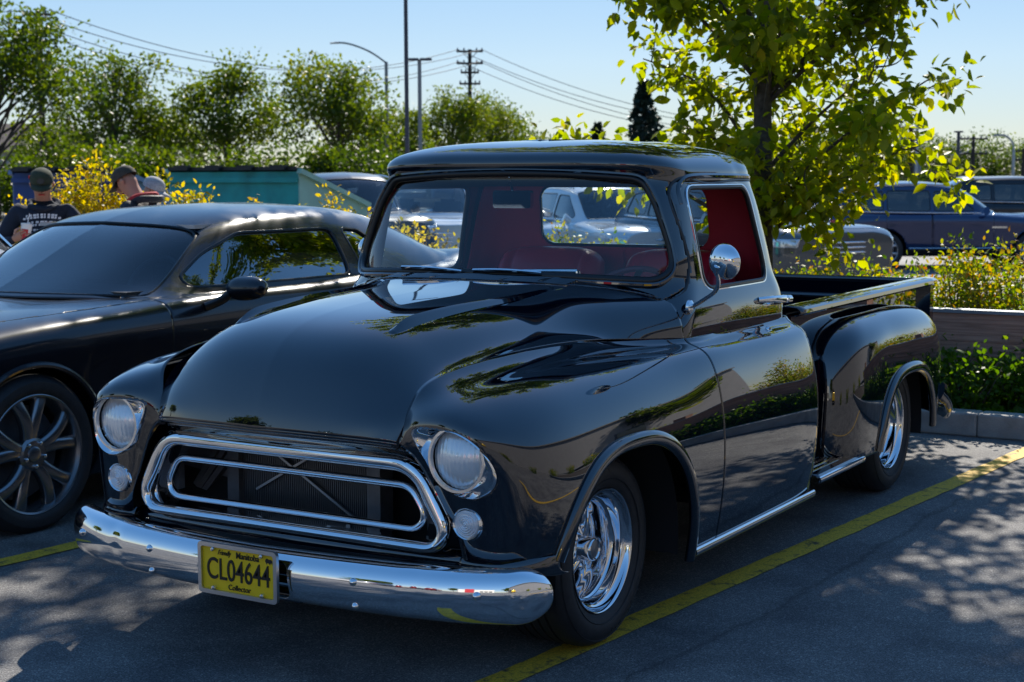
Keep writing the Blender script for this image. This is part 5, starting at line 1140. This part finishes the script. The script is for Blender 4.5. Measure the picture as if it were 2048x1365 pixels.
# ------------------------------------------------------------------ poles, wires, lamps
def upole(px, D, h, arms, label, tr=False):
    b = base(px, D); t = empty('utility_pole', b, YAW, label, 'utility pole'); MB().tube([(0, 0, 0), (0, 0, h)], [.19, .13], 10).build('post', CREO, t)
    for z, w_ in arms:
        c = MB().box((0, -.12, h-z), (w_, .12, .14)).build('crossarm', CREO, t, False)
        for x in (-.46, -.22, .26, .46): MB().lathe([(0, .05), (.06, .07), (.12, .05), (.18, .03)], 8, 'Z', (x*w_, -.12, h-z+.07)).build('insulator', STEEL, c)
        for s in (1, -1): MB().bar((s*w_*.28, -.12, h-z-.05), (0, -.12, h-z-.60), .04).build('brace', CREO, c)
    if tr: MB().lathe([(0, .0), (0, .24), (.75, .24), (.80, .20), (.80, 0)], 14, 'Z', (.42, 0, h-3.0)).build('transformer', STEEL, t)
    return Vector(b), h
p1, h1 = upole(88, 80, 10.4, ((.25, 1.55), (1.2, 1.3)), 'tall utility pole with two crossarms and a grey transformer', True)
p2, h2 = upole(941, 112, 10.9, ((.15, 1.9), (1.0, 1.9), (1.65, 1.3), (2.45, 1.5)), 'utility pole with four crossarms above the pickup roof')
pR1, hR1 = upole(1820, 95, 4.9, ((.2, 1.6), (.9, 1.2)), 'utility pole close beside a grey lamp post', True)
pR3, hR3 = upole(1945, 125, 4.9, ((.2, 2.2), (1.4, 2.2)), 'distant utility pole with two wide crossarms'); pR4, _ = upole(2046, 125, 3.9, ((.2, 2.0), (.9, 1.6)), 'short distant utility pole with two crossarms behind the black suv')
def wire(a, b, sag, label):
    pts = [Vector(a)*(1-t)+Vector(b)*t-Vector((0, 0, 4*sag*t*(1-t))) for t in np.linspace(0, 1, 40)]; o = MB().tube(pts, .022, 5).build('power_line', INK, None); tag(o, label, 'power line', 'power lines strung between the utility poles')
rv = Vector((math.cos(YAW), math.sin(YAW), 0))
for z, xx, zz in ((.05, -.7, .0), (.05, .7, .0), (1.0, -.6, .85), (1.0, .6, .85)):
    wire(p1+rv*xx+Vector((0, 0, h1-z)), p2+rv*xx*1.2+Vector((0, 0, h2-zz)), 2.2, 'thin dark power line sagging between the two tall utility poles')
    wire(p2+rv*xx*1.2+Vector((0, 0, h2-zz)), pR1+rv*xx+Vector((0, 0, hR1-.2-zz*.7)), 2.0, 'thin power line running down behind the young tree')
wire(p1+rv*-.7+Vector((0, 0, h1-.05)), p1+Vector((-30, -26, 9.5)), .3, 'power line leaving the pole with the transformer away from the lot')
for z in (0, .6): wire(pR1+Vector((0, 0, hR1-z-.2)), pR3+Vector((0, 0, hR3-z-.3)), .8, 'thin power line between the short distant poles')
# near dark lamp post
t = empty('lamp_post', base(815, 38), YAW, 'tall dark square lamp post behind the pickup roof', 'lamp post'); MB().tube([(0, 0, 0), (0, 0, 9.0)], [.075, .06], 4).build('post', POLE, t); MB().box((.35, 0, 9.0), (.8, .3, .1)).build('lamp_head', POLE, t); MB().box((0, 0, .35), (.5, .5, .7)).build('footing', CONC, t)
t = empty('lamp_post', base(841, 62), YAW, 'slim two-headed parking lot lamp post', 'lamp post'); MB().tube([(0, 0, 0), (0, 0, 6.5)], [.09, .075], 8).build('post', POLEG, t)
for s in (1, -1): MB().box((s*.26, 0, 6.5), (.46, .30, .09)).build('lamp_head', POLE, t)
t = empty('street_lamp', base(775, 84), YAW, 'street lamp with a long curved arm above the trees', 'street lamp'); MB().tube([(0, 0, 0), (0, 0, 8.0)], [.11, .09], 8).build('post', POLEG, t)
MB().tube(crv([(0, 0, 7.95), (-.8, 0, 8.5), (-1.6, 0, 8.85), (-2.3, 0, 9.02), (-2.75, 0, 9.03)], 20), .05, 6).build('arm', POLEG, t); MB().tube([(-2.55, 0, 9.02), (-3.0, 0, 9.0)], [.12, .10], 8, rb=[.05, .04], nrm=(0, 1, 0)).build('lamp_head', POLEG, t)
t = empty('street_lamp', base(1832, 88), YAW, 'grey lamp post with a long thin arm beside the utility pole', 'street lamp'); MB().tube([(0, 0, 0), (0, 0, 4.65)], [.10, .08], 8).build('post', GALV, t); MB().tube(crv([(0, 0, 4.6), (-.5, 0, 5.0), (-1.1, 0, 5.25)], 10), .04, 6).build('arm', GALV, t)
t = empty('street_lamp', base(2026, 85), YAW, 'grey street lamp with a curved arm above the black suv', 'street lamp'); MB().tube([(0, 0, 0), (0, 0, 3.2)], [.10, .08], 8).build('post', GALV, t); MB().tube(crv([(0, 0, 3.15), (-.1, 0, 3.6), (-.45, 0, 3.95), (-.9, 0, 4.0), (-1.15, 0, 3.98)], 16), .05, 6).build('arm', GALV, t)
t = empty('lamp_post', base(1915, 75), YAW, 'plain dark lamp post with a small head above the navy suv', 'lamp post'); MB().tube([(0, 0, 0), (0, 0, 3.9)], [.09, .08], 6).build('post', POLE, t); MB().box((0, 0, 3.92), (.36, .3, .08)).build('lamp_head', POLE, t)
# ------------------------------------------------------------------ houses beyond the street
ROOF = pm('brown shingles', (.12, .085, .07), .9, var=.2, vscale=3); STUC = pm('beige siding', (.42, .37, .32), .8, var=.08, vscale=2); WIN = pm('far window', (.03, .04, .05), .1)
def house(px, D, w_, h, rh, label):
    t = empty('house', base(px, D), YAW, label, 'house'); d = 8; MB().box((0, 0, h/2), (w_, d, h)).build('wall', STUC, t, False)
    m = MB(); e = .5; m.add([(-w_/2-e, -d/2-e, h), (w_/2+e, -d/2-e, h), (w_/2+e, d/2+e, h), (-w_/2-e, d/2+e, h), (-w_/2+2.4, 0, h+rh), (w_/2-2.4, 0, h+rh)], [(0, 1, 5, 4), (2, 3, 4, 5), (1, 2, 5), (3, 0, 4), (3, 2, 1, 0)]); m.build('roof', ROOF, t, False)
    for x in (-w_*.28, w_*.28): f = MB().box((x, -d/2-.02, h*.55), (1.5, .06, 1.2)).build('window', WHITE, t, False); MB().box((x, -d/2-.06, h*.55), (1.3, .04, 1.0)).build('pane', WIN, f, False)
    MB().box((0, -d/2-.03, 1.0), (1.0, .06, 2.0)).build('door', ROOF, t, False)
house(1085, 125, 12, 2.6, 1.9, 'brown-roofed house behind the small low tree'); house(45, 120, 12, 3.8, 2.2, 'house with a pale brown roof behind the tall dark tree'); house(1840, 170, 15, 1.6, 1.6, 'low house with a dark roof behind the navy suv'); house(820, 150, 14, 3, 2, 'house hidden behind the lamp post and the bushes')
# ------------------------------------------------------------------ dumpsters
TEAL = pm('teal paint', (.008, .33, .31), .5, var=.28, vscale=3); PALE = pm('pale green paint', (.30, .50, .40), .5, var=.12, vscale=4); BLUEP = pm('blue paint', (.012, .050, .19), .5, var=.15, vscale=4); BLUEL = pm('pale blue paint', (.16, .22, .34), .5)
def dumpster(loc, rz, w_, label, cm, cm2):
    t = empty('dumpster', loc, rz, label, 'dumpster'); hb, hf, d = 1.60, 1.16, 1.5
    m = MB(); m.add([(-w_/2, 0, .15), (w_/2, 0, .15), (w_/2, 0, hb), (-w_/2, 0, hb), (-w_/2, d, .15), (w_/2, d, .15), (w_/2, d, hf), (-w_/2, d, hf)], [(0, 1, 2, 3), (5, 4, 7, 6), (3, 2, 6, 7), (1, 0, 4, 5)]); m.build('body', cm, t, False)
    for s in (1, -1):
        m = MB(); x = s*w_/2; m.add([(x, 0, .15), (x, d, .15), (x, d, hf), (x, 0, hb), (x+s*.015, 0, .15), (x+s*.015, d, .15), (x+s*.015, d, hf), (x+s*.015, 0, hb)], [(0, 1, 2, 3), (4, 5, 6, 7), (0, 1, 5, 4), (1, 2, 6, 5), (2, 3, 7, 6), (3, 0, 4, 7)]); m.build('side', cm2, t, False)
        MB().bar((x+s*.03, -.02, hb+.01), (x+s*.03, d+.02, hf+.01), .07, .06).build('side_rim', cm2, t, False)
    for zz in (hb-.10, hb-.55): MB().box((0, -.02, zz), (w_, .05, .06)).build('stiffener', cm, t, False)
    for k in range(3): MB().box((-w_*.3+w_*.3*k, -.012, .65), (.05, .03, .8)).build('rib', cm, t, False)
    for s in (1, -1):
        m = MB(); m.add([(0, -.04, hb+.02), (s*w_/2, -.04, hb+.02), (s*w_/2, d, hf+.04), (0, d, hf+.04), (0, -.04, hb+.06), (s*w_/2, -.04, hb+.06), (s*w_/2, d, hf+.08), (0, d, hf+.08)], [(0, 1, 2, 3), (4, 5, 6, 7), (0, 1, 5, 4), (1, 2, 6, 5), (2, 3, 7, 6), (3, 0, 4, 7)]); m.build('lid', PLAST, t, False)
    for k in range(4): MB().box((-w_/2+w_*(k+.5)/4, -.06, hb+.05), (.22, .08, .06)).build('hinge', PLAST, t, False)
    for s in (1, -1): MB().box((s*w_*.36, .6, .07), (.12, 1.0, .14)).build('skid', DARK, t, False)
dumpster((-9.74, 10.20, -.02), R(4), 1.95, 'teal metal dumpster with black lids and pale green sloping sides', TEAL, PALE)
dumpster((-12.3, 9.9, -.02), R(8), 1.75, 'blue metal dumpster with black lids behind the yellow shrubs', BLUEP, BLUEL)
# ------------------------------------------------------------------ parked cars beyond the strip
suv(NAVY, 'navy blue suv with chrome trim seen from the side beyond the hedge', (-4.54, 28.42, -.38), R(121), name='parked_suv')
suv(BLACKC, 'black suv parked directly behind the navy blue suv', (-4.6, 37.5, -.38), R(118), (1, 1, 1.05), name='parked_suv')
def facing(px, D, rz, pm_, label, sc=(1, 1, 1), group=None): b = base(px, D); return suv(pm_, label, b[:2]+(gz(b[1]),), rz, sc, group)
facing(1610, 22.5, R(58), GREYP, 'dark grey truck-like suv with a bright chrome grille beside the trunk of the young tree', (1, 1, 1.0))
facing(1300, 25, R(52), WHITEP, 'white suv seen through the rear window of the pickup', (1.0, 1, .98))
facing(1180, 26.5, R(42), WHITEP, 'white suv standing beside another white suv seen through the pickup rear window', (1, 1, 1.0))
facing(860, 27, R(36), WHITEP, 'white suv seen through the passenger side of the pickup cab', (1, 1, 1.02))
facing(950, 30, R(38), NAVY, 'dark suv beside the white suv seen through the pickup cab', (1, 1, 1.0))
facing(735, 26, R(48), BLACKC, 'black suv with its windshield showing right of the teal dumpster', (1, 1, 1.06))
for i, (px, D, c) in enumerate(((1700, 42, WHITEP), (1640, 44, SILVP), (1585, 40, WHITEP), (1690, 50, SILVP), (1760, 52, NAVY), (1290, 33, GREYP), (1230, 36, SILVP), (1400, 36, SILVP), (1480, 38, WHITEP), (1130, 33, NAVY), (1060, 34, SILVP), (900, 34, WHITEP), (980, 38, WHITEP))):
    facing(px, D, R(60+4*(i % 3)), c, {'white paint': 'white', 'silver paint': 'silver', 'navy paint': 'navy blue', 'grey paint': 'dark grey'}[c.name]+' car parked in the far rows of the lot, seen only in part', (1, 1, .93), 'cars parked in the far rows')
# white open roadster with its hood propped up, on the far side of the coupe
ro = empty('open_roadster', (-5.20, 1.85, 0), 0, 'white open roadster with red seats and its hood propped up beside the muscle coupe', 'car')
T = net([[(x*.86, y*.88, z*.99) for x, z in sec] for y, sec in CT], 130, 60)[:, ::-1].copy(); T[:, 0, 0] = 0; TF = full(T); X, Y, Z = TF[..., 0], TF[..., 1], TF[..., 2]
F = np.minimum.reduce([np.where(np.abs(X) > .5, np.hypot(Y-yc, Z-.32)-.36, 1.0) for yc in (0, 2.6)]+[np.where(Z > .70, rpoly(X, Y, [(-.60, .95), (.60, .95), (.60, 2.35), (-.60, 2.35)], .15), 1.0), np.where(Z > .6, rpoly(X, Y, [(-.62, -.62), (.62, -.62), (.66, .50), (-.66, .50)], .10), 1.0)])
panel('body', TF, WHITEP, ro, F, .006); MB().box((0, 1.65, .45), (1.2, 1.4, .1)).build('floor', MAROON, ro); MB().box((0, -.05, .5), (1.1, 1.0, .25)).build('engine', STEEL, ro)
for x in (-.32, .32): m = MB(); m.box((x, 2.10, .72), (.46, .16, .46)); m.box((x, 1.75, .55), (.46, .5, .14)); m.build('seat', REDH, ro)
for x, y in ((.80, 0), (-.80, 0), (.80, 2.6), (-.80, 2.6)): w_ = copy_tree(wh_sport, ro); w_.location = (x, y, .32); w_.scale = (.93,)*3; w_.rotation_euler = (0, 0, 0 if x > 0 else math.pi)
el = R(40); rows = [[(x, .46-1.15*t_*math.cos(el), 1.06+1.15*t_*math.sin(el)-.05*x*x) for x in np.linspace(-.64, .64, 12)] for t_ in np.linspace(0, 1, 10)]
rh_ = panel('raised_hood', np.array(rows), WHITEP, ro, None, .03)[0]; MB().tube([rows[0][-1], rows[5][-1], rows[-1][-1]], .018, 6).build('hood_edge', CHROME, rh_)
MB().bar((.45, -.45, .75), (.45, -.30, 1.60), .012).build('prop_rod', STEEL, ro)
# ------------------------------------------------------------------ what stands behind and beside the photographer (mirrored in the paint and chrome)
SHOP = pm('grey stucco', (.33, .31, .30), .85, var=.06, vscale=1.2); REDW = pm('red wall', (.42, .02, .03), .6); WHW = pm('white wall', (.66, .64, .60), .8)
t = empty('store_building', (17.5, 6, 0), 0, 'long grey flat-roofed store building across the lot', 'building'); MB().box((3, 0, 3.1), (6, 66, 6.2)).build('wall', SHOP, t, False); MB().box((2.9, 0, 6.35), (6.4, 66.4, .3)).build('parapet', CONC, t, False)
for k in range(2): f = MB().box((-.03, -28+50*k, 1.6), (.06, 3.4, 2.6)).build('window', STEEL, t, False); MB().box((-.07, -28+50*k, 1.6), (.04, 3.2, 2.4)).build('pane', WIN, f, False)
t = empty('restaurant', (10, -44, 0), 0, 'red and white restaurant building behind the photographer', 'building'); MB().box((0, 0, 2.6), (13, 8, 5.2)).build('wall', WHW, t, False); MB().box((-2.5, 4.3, 3.0), (3.2, .8, 6.4)).build('sign_tower', REDW, t, False)
for k in range(3): MB().box((2+1.6*k, 4.03, 1.5), (1.2, .08, 1.8)).build('window', WIN, t, False)
suv(YELP, 'yellow car parked to the side of the photographer', (10.5, -11, 0), R(35), (.95, 1.05, .82))
suv(SILVP, 'silver car parked behind the photographer', (-5, -17, 0), R(10), (.95, 1, .85)); suv(MAROON, 'maroon car parked behind the photographer', (-1.9, -17.5, 0), R(4), (.95, 1, .85))
for i, (x, y) in enumerate(((10.2, -3), (10.4, 1), (10.3, 5), (10.5, 9), (10.4, 13), (10.5, 18))):
    shrub('lot_shrub', (x, y, 0), .9, .9, 26, 80, .09, LEAF_S, 'bushy island shrub across the lot towards the store', 'island shrubs across the lot', 800+i)
for i, (x, y, h) in enumerate(((16, -26, 6.5), (-14, -34, 7), (-22, -25, 7), (2, -50, 8), (21, -12, 5.5), (-30, -10, 7), (18, 30, 7))): far_tree('lot_tree', (x, y, 0), h, 4.6, 900, 'parking lot tree behind the photographer', 820+i, .4, .28, 'lot trees behind the photographer', .35)
# ------------------------------------------------------------------ people
SKIN = pm('skin', (.42, .20, .13), .55); HAIR = pm('grey hair', (.16, .15, .14), .8, var=.3, vscale=60); NAVYC = pm('navy hoodie', (.012, .017, .032), .9, var=.15, vscale=20, bump=.3, bscale=25); BLKC = pm('black jacket', (.014, .015, .02), .7, var=.2, vscale=18, bump=.35, bscale=22); JEAN = pm('denim', (.03, .045, .09), .9, var=.2, vscale=30); SHOE = pm('shoe', (.02, .02, .02), .7)
CAPG = pm('dark green cap', (.030, .038, .020), .9); CAPB = pm('brown cap', (.045, .038, .028), .9); CAPW = pm('grey checked cap', (.35, .35, .37), .9, var=.3, vscale=80); REDC = pm('red hood lining', (.42, .02, .025), .85); PRINT = pm('white print', (.62, .62, .64), .8); CUPW = pm('paper cup', (.75, .74, .72), .6); CUPR = pm('red cup print', (.45, .015, .02), .6)
def skin_body(name, J, E, mats, zone, parent):
    """J: joint -> (x,y,z,rx,ry); E: edges; zone: joint -> material slot"""
    keys = list(J); me = bpy.data.meshes.new(name); me.from_pydata([J[k][:3] for k in keys], [(keys.index(a), keys.index(b)) for a, b in E], []); o = bpy.data.objects.new(name, me); COL.objects.link(o)
    sk = o.modifiers.new('skin', 'SKIN'); sk.use_smooth_shade = True; sk.branch_smoothing = .5
    for i, k in enumerate(keys): d = me.skin_vertices[0].data[i]; d.radius = J[k][3:5]; d.use_root = (k == 'pelvis')
    ss = o.modifiers.new('sub', 'SUBSURF'); ss.levels = ss.render_levels = 2
    dg = bpy.context.evaluated_depsgraph_get(); dg.update(); m2 = bpy.data.meshes.new_from_object(o.evaluated_get(dg)); bpy.data.objects.remove(o)
    m2.materials.clear()
    for m_ in mats: m2.materials.append(m_)
    segs = [(Vector(J[a][:3]), Vector(J[b][:3]), zone[b], zone[a]) for a, b in E]
    for p in m2.polygons:
        best = None
        for a, b, za, zb in segs:
            ab = b-a; t = max(0, min(1, (p.center-a).dot(ab)/max(ab.length_squared, 1e-9))); d = (p.center-(a+ab*t)).length
            if best is None or d < best[0]: best = (d, za if t > .5 else zb)
        p.material_index = best[1]; p.use_smooth = True
    return link(name, m2, None, parent)
def hand(parent, pos, dirv, palm, side, sk, curl=.9):
    """palm with four fingers and a thumb as skinned chains"""
    d = Vector(dirv).normalized(); n_ = Vector(palm).normalized(); s_ = d.cross(n_).normalized()*side; P = Vector(pos); m = MB()
    m.tube([P, P+d*.04, P+d*.085], [.026, .036, .036], 10, rb=[.020, .017, .015], nrm=tuple(s_))
    for k in range(4):
        b = P+d*.085+s_*(.030-.020*k); L_ = (.068, .078, .073, .058)[k]; c1 = b+(d*math.cos(.35*curl)+n_*math.sin(.35*curl))*L_*.45; c2 = c1+(d*math.cos(1.2*curl)+n_*math.sin(1.2*curl))*L_*.32; c3 = c2+(d*math.cos(2.0*curl)+n_*math.sin(2.0*curl))*L_*.28
        m.tube([b-d*.01, b, c1, c2, c3], [.010, .0098, .0092, .0085, .006], 8)
    b = P+d*.03+s_*.030; m.tube([b, b+s_*.025+d*.02+n_*.01, b+s_*.030+d*.045+n_*.03, b+s_*.022+d*.062+n_*.048], [.013, .012, .010, .007], 8)
    return m.build('hand', sk, parent)
def person(name, loc, rz, label, mats, bow=0, lean=0, lel=None, lwr=None, rel=None, rwr=None, sc=1.0, belly=.0):
    t = empty(name, loc, rz, label, 'person'); t.scale = (sc,)*3      # faces -y
    up = lambda z: -math.tan(lean)*max(0, z-.95)
    def q(x, y, z): return (x, y+up(z), z)
    nb = math.sin(bow); hb = math.cos(bow)
    neck = Vector(q(0, .01, 1.49)); head = neck+Vector((0, -.105*nb-.01, .11*hb)); top = head+Vector((0, -.10*nb, .095*hb))
    lel = lel or (.30, .03, 1.12); lwr = lwr or (.32, -.05, .88); rel = rel or (-.30, .03, 1.12); rwr = rwr or (-.32, -.05, .88)
    J = {'pelvis': (*q(0, 0, .95), .165, .125), 'waist': (*q(0, -belly*.5, 1.10), .165+belly*.3, .125+belly), 'chest': (*q(0, 0, 1.30), .175, .125), 'neckb': (*q(0, .015, 1.44), .085, .075), 'neck': (*neck, .058, .060), 'jaw': (*(neck+(head-neck)*.55+Vector((0, -.018*hb, 0))), .066, .078), 'head': (*head, .074, .092), 'top': (*top, .058, .070),
         'ls': (*q(.17, .01, 1.40), .078, .078), 'lel': (*q(*lel), .056, .056), 'lwr': (*q(*lwr), .036, .034), 'rs': (*q(-.17, .01, 1.40), .078, .078), 'rel': (*q(*rel), .056, .056), 'rwr': (*q(*rwr), .036, .034),
         'lh': (.10, 0, .88, .095, .10), 'lk': (.11, -.01, .48, .066, .066), 'la': (.12, .03, .08, .045, .045), 'lt': (.13, -.13, .035, .04, .03), 'rh': (-.10, 0, .88, .095, .10), 'rk': (-.11, -.01, .48, .066, .066), 'ra': (-.12, .03, .08, .045, .045), 'rt': (-.13, -.13, .035, .04, .03)}
    E = [('pelvis', 'waist'), ('waist', 'chest'), ('chest', 'neckb'), ('neckb', 'neck'), ('neck', 'jaw'), ('jaw', 'head'), ('head', 'top'), ('chest', 'ls'), ('ls', 'lel'), ('lel', 'lwr'), ('chest', 'rs'), ('rs', 'rel'), ('rel', 'rwr'), ('pelvis', 'lh'), ('lh', 'lk'), ('lk', 'la'), ('la', 'lt'), ('pelvis', 'rh'), ('rh', 'rk'), ('rk', 'ra'), ('ra', 'rt')]
    Z = dict(pelvis=0, waist=0, chest=0, neckb=0, neck=1, jaw=1, head=1, top=1, ls=0, lel=0, lwr=0, rs=0, rel=0, rwr=0, lh=2, lk=2, la=2, lt=3, rh=2, rk=2, ra=2, rt=3)
    skin_body('body', J, E, mats, Z, t)
    fd = Vector((0, -hb, -nb)); ud = Vector((0, -nb, hb)); hc = head+ud*.01
    m = MB(); m.tube([hc+fd*.088+ud*.015, hc+fd*.112-ud*.022, hc+fd*.094-ud*.034], [.010, .017, .012], 8); m.build('nose', mats[1], t)
    for s in (1, -1):
        MB().tube([hc+Vector((s*.074, 0, 0))-fd*.005+ud*.02, hc+Vector((s*.084, 0, 0))-fd*.014, hc+Vector((s*.076, 0, 0))-fd*.006-ud*.030], [.012, .020, .009], 8, rb=[.006, .008, .005], nrm=tuple(fd)).build('ear', mats[1], t)
        MB().lathe([(-.004, .0005), (-.003, .008), (0, .011)], 10, 'Y', tuple(hc+fd*.086+Vector((s*.030, 0, 0))+ud*.012)).build('eye', INK, t)
    MB().tube([hc+fd*.086-ud*.060+Vector((x, 0, 0)) for x in (-.024, 0, .024)], [.004, .006, .004], 6).build('mouth', REDC, t)
    return t, hc, fd, ud, up
def cap(name, hc, fd, ud, mat, t, rr=.098, brim=.085, back=False):
    c = hc+ud*.030; M = Matrix((ud.cross(fd)*-1, fd*-1, ud)).transposed()      # local: x side, y back, z up
    m = MB(); prof = [(.000, rr), (.035, rr*.99), (.070, rr*.86), (.095, rr*.58), (.105, rr*.25), (.107, .001)]
    V0 = len(m.V); m.lathe(prof, 28, 'Z'); m.V = [tuple(c+M@Vector((x*.86, y*1.10, z))) for x, y, z in m.V]
    rows = [[c+M@Vector((x*.90, (-rr*1.02*math.sqrt(max(0, 1-(x/.095)**2))-dy*(1-(x/.085)**2*.55)), .004-dz-.9*x*x*2)) for x in np.linspace(-.08, .08, 14)] for dy, dz in ((-.01, -.004), (brim*.5, .008), (brim, .020))]
    o = m.build(name, mat, t); br = panel('brim', np.array([[tuple(p) for p in r_] for r_ in rows]), mat, o, None, .004)[0]
    return o
# man in a navy hoodie, head bowed, cup in hand, facing the camera side
YAWF = R(44)
t, hc, fd, ud, up = person('person', (-6.30, 4.09, 0), YAWF, 'man in a navy printed hoodie and dark green cap holding a paper cup, head bowed', [NAVYC, SKIN, JEAN, SHOE], R(24), 0, lel=(.33, .02, 1.10), lwr=(.26, -.12, .86), rel=(-.31, -.02, 1.10), rwr=(-.20, -.27, 1.14), sc=.92, belly=.05)
t.scale = (1.06, .99, .92); cap('cap', hc, fd, ud, CAPG, t); MB().tube(crv([(-.09, .05, 1.42), (-.10, .09, 1.445), (0, .12, 1.46), (.10, .09, 1.445), (.09, .05, 1.42), (.06, -.05, 1.405), (0, -.075, 1.39), (-.06, -.05, 1.405), (-.09, .05, 1.42)], 40), .024, 8).build('hood', NAVYC, t)
em = MB(); em.add([tuple(hc+ud*(.075+.022*math.sin(a_))+fd*(.1085-.010*math.sin(a_))+Vector((.026*math.cos(a_), 0, 0))) for a_ in np.linspace(0, 2*math.pi, 12, endpoint=False)], [tuple(range(12))]); em.build('cap_emblem', INK, t, False); em = MB(); em.box(tuple(hc+ud*.062+Vector((-.086, 0, 0))), (.006, .05, .03)); em.build('flag_patch', REDC, t, False)
hand(t, (-.19, -.275, 1.15), (.55, -.45, .30), (.3, .6, .1), 1, SKIN); hand(t, (.26, -.13, .85), (-.1, -.2, -1), (-1, 0, 0), 1, SKIN, .5)
# printed chest: an arch of lettering bars, a ribbon and the number 70, wrapped on the chest
m = MB()
def wrap(V, F):
    m.add([(v[0], -.137-.045*0+.9*v[0]**2-.03*max(0, 1.30-v[1])/.2-.012, v[1]) for v in V], F)
def txt(body, size, x, z, sx=1, shear=0, bold=0):
    V, F = text_mesh(body, size, shear, sx, 0, bold=bold); wrap([(v[0]+x, v[1]+z) for v in V], F)
txt('70', .085, .0, 1.145, 1.0, 0, .002)
for k, (z, hw, n_) in enumerate(((1.345, .115, 9), (1.325, .135, 11), (1.285, .14, 9), (1.262, .13, 10), (1.215, .13, 12))):
    for i in range(n_):
        x0 = -hw+2*hw*i/n_; x1 = x0+2*hw/n_*(.45+.5*((i*7+k*3) % 5)/5); zz = z-.9*(x0*x0) if k < 4 else z+.6*x0*x0
        wrap([(x0, zz-.008), (x1, zz-.008), (x1+.003, zz+.009), (x0+.003, zz+.009)], [(0, 1, 2, 3)])
wrap([(-.15, 1.195), (.15, 1.195), (.13, 1.178), (-.13, 1.178)], [(0, 3, 2, 1)])
m.build('chest_print', PRINT, t, False)
cupo = empty('paper_cup', (0, 0, 0), 0, 'white paper cup with a red print held by the man in the navy hoodie', 'cup'); cw = Matrix.Translation(Vector((-6.30, 4.09, 0)))@Matrix.Rotation(YAWF, 4, 'Z'); cupo.location = cw@(Vector((-.135, -.335, 1.105))*.92); cupo.scale = (.92,)*3; cupo.rotation_euler = (R(-6), R(8), YAWF)
MB().lathe([(0, .001), (0, .031), (.16, .045), (.165, .047), (.165, .044), (.16, .042)], 24, 'Z').build('cup', CUPW, cupo); MB().lathe([(.163, .048), (.172, .046), (.176, .030), (.176, .001)], 24, 'Z').build('lid', CUPW, cupo); MB().lathe([(.035, .0350), (.125, .0430)], 10, 'Z', (0, 0, 0), R(215), R(300)).build('cup_print', CUPR, cupo); MB().tube([(.005, 0, .17), (.012, 0, .26)], .004, 6).build('straw', CUPW, cupo)
# two men bending over behind the coupe
t, hc, fd, ud, up = person('person', (-5.42, 4.42, 0), R(-80), 'man in a black jacket with a red hood lining and brown cap, bending forward', [BLKC, SKIN, JEAN, SHOE], R(34), R(20), sc=.935)
t.scale = (1.02, 1.0, .935)
cap('cap', hc, fd, ud, CAPB, t)
MB().tube(crv([(-.09, .0, 1.43), (-.10, .10, 1.47), (0, .16, 1.48), (.10, .10, 1.47), (.09, .0, 1.43)], 24), .030, 8, rb=.022, nrm=(0, 0, 1)).build('hood', REDC, t, loc=(0, up(1.45), 0)); m = MB(); m.tube(crv([(-.10, .02, 1.42), (-.12, .12, 1.45), (0, .19, 1.45), (.12, .12, 1.45), (.10, .02, 1.42)], 24), .030, 8, rb=.02, nrm=(0, 0, 1)); m.build('collar', BLKC, t, loc=(0, up(1.42), 0))
MB().tube([hc+fd*.09+Vector((x, 0, 0))+ud*.008 for x in (-.07, -.03, .03, .07)], .004, 5).build('eyeglasses', INK, t)
for s in (1, -1): hand(t, (s*.32, -.06+up(.88), .86), (0, -.2, -1), (-s, 0, 0), s, SKIN, .5)
t, hc, fd, ud, up = person('person', (-6.06, 4.86, 0), R(108), 'man in a grey checked cap standing behind the man in the black jacket', [BLKC, SKIN, JEAN, SHOE], R(22), R(12), sc=.88)
cap('cap', hc, fd, ud, CAPW, t, brim=.095)
for s in (1, -1): hand(t, (s*.32, -.06+up(.88), .86), (0, -.2, -1), (-s, 0, 0), s, SKIN, .5)
# wheel prototypes have served their purpose
def drop(o):
    for c in list(o.children): drop(c)
    bpy.data.objects.remove(o)
drop(wh_sport); drop(wh_suv)
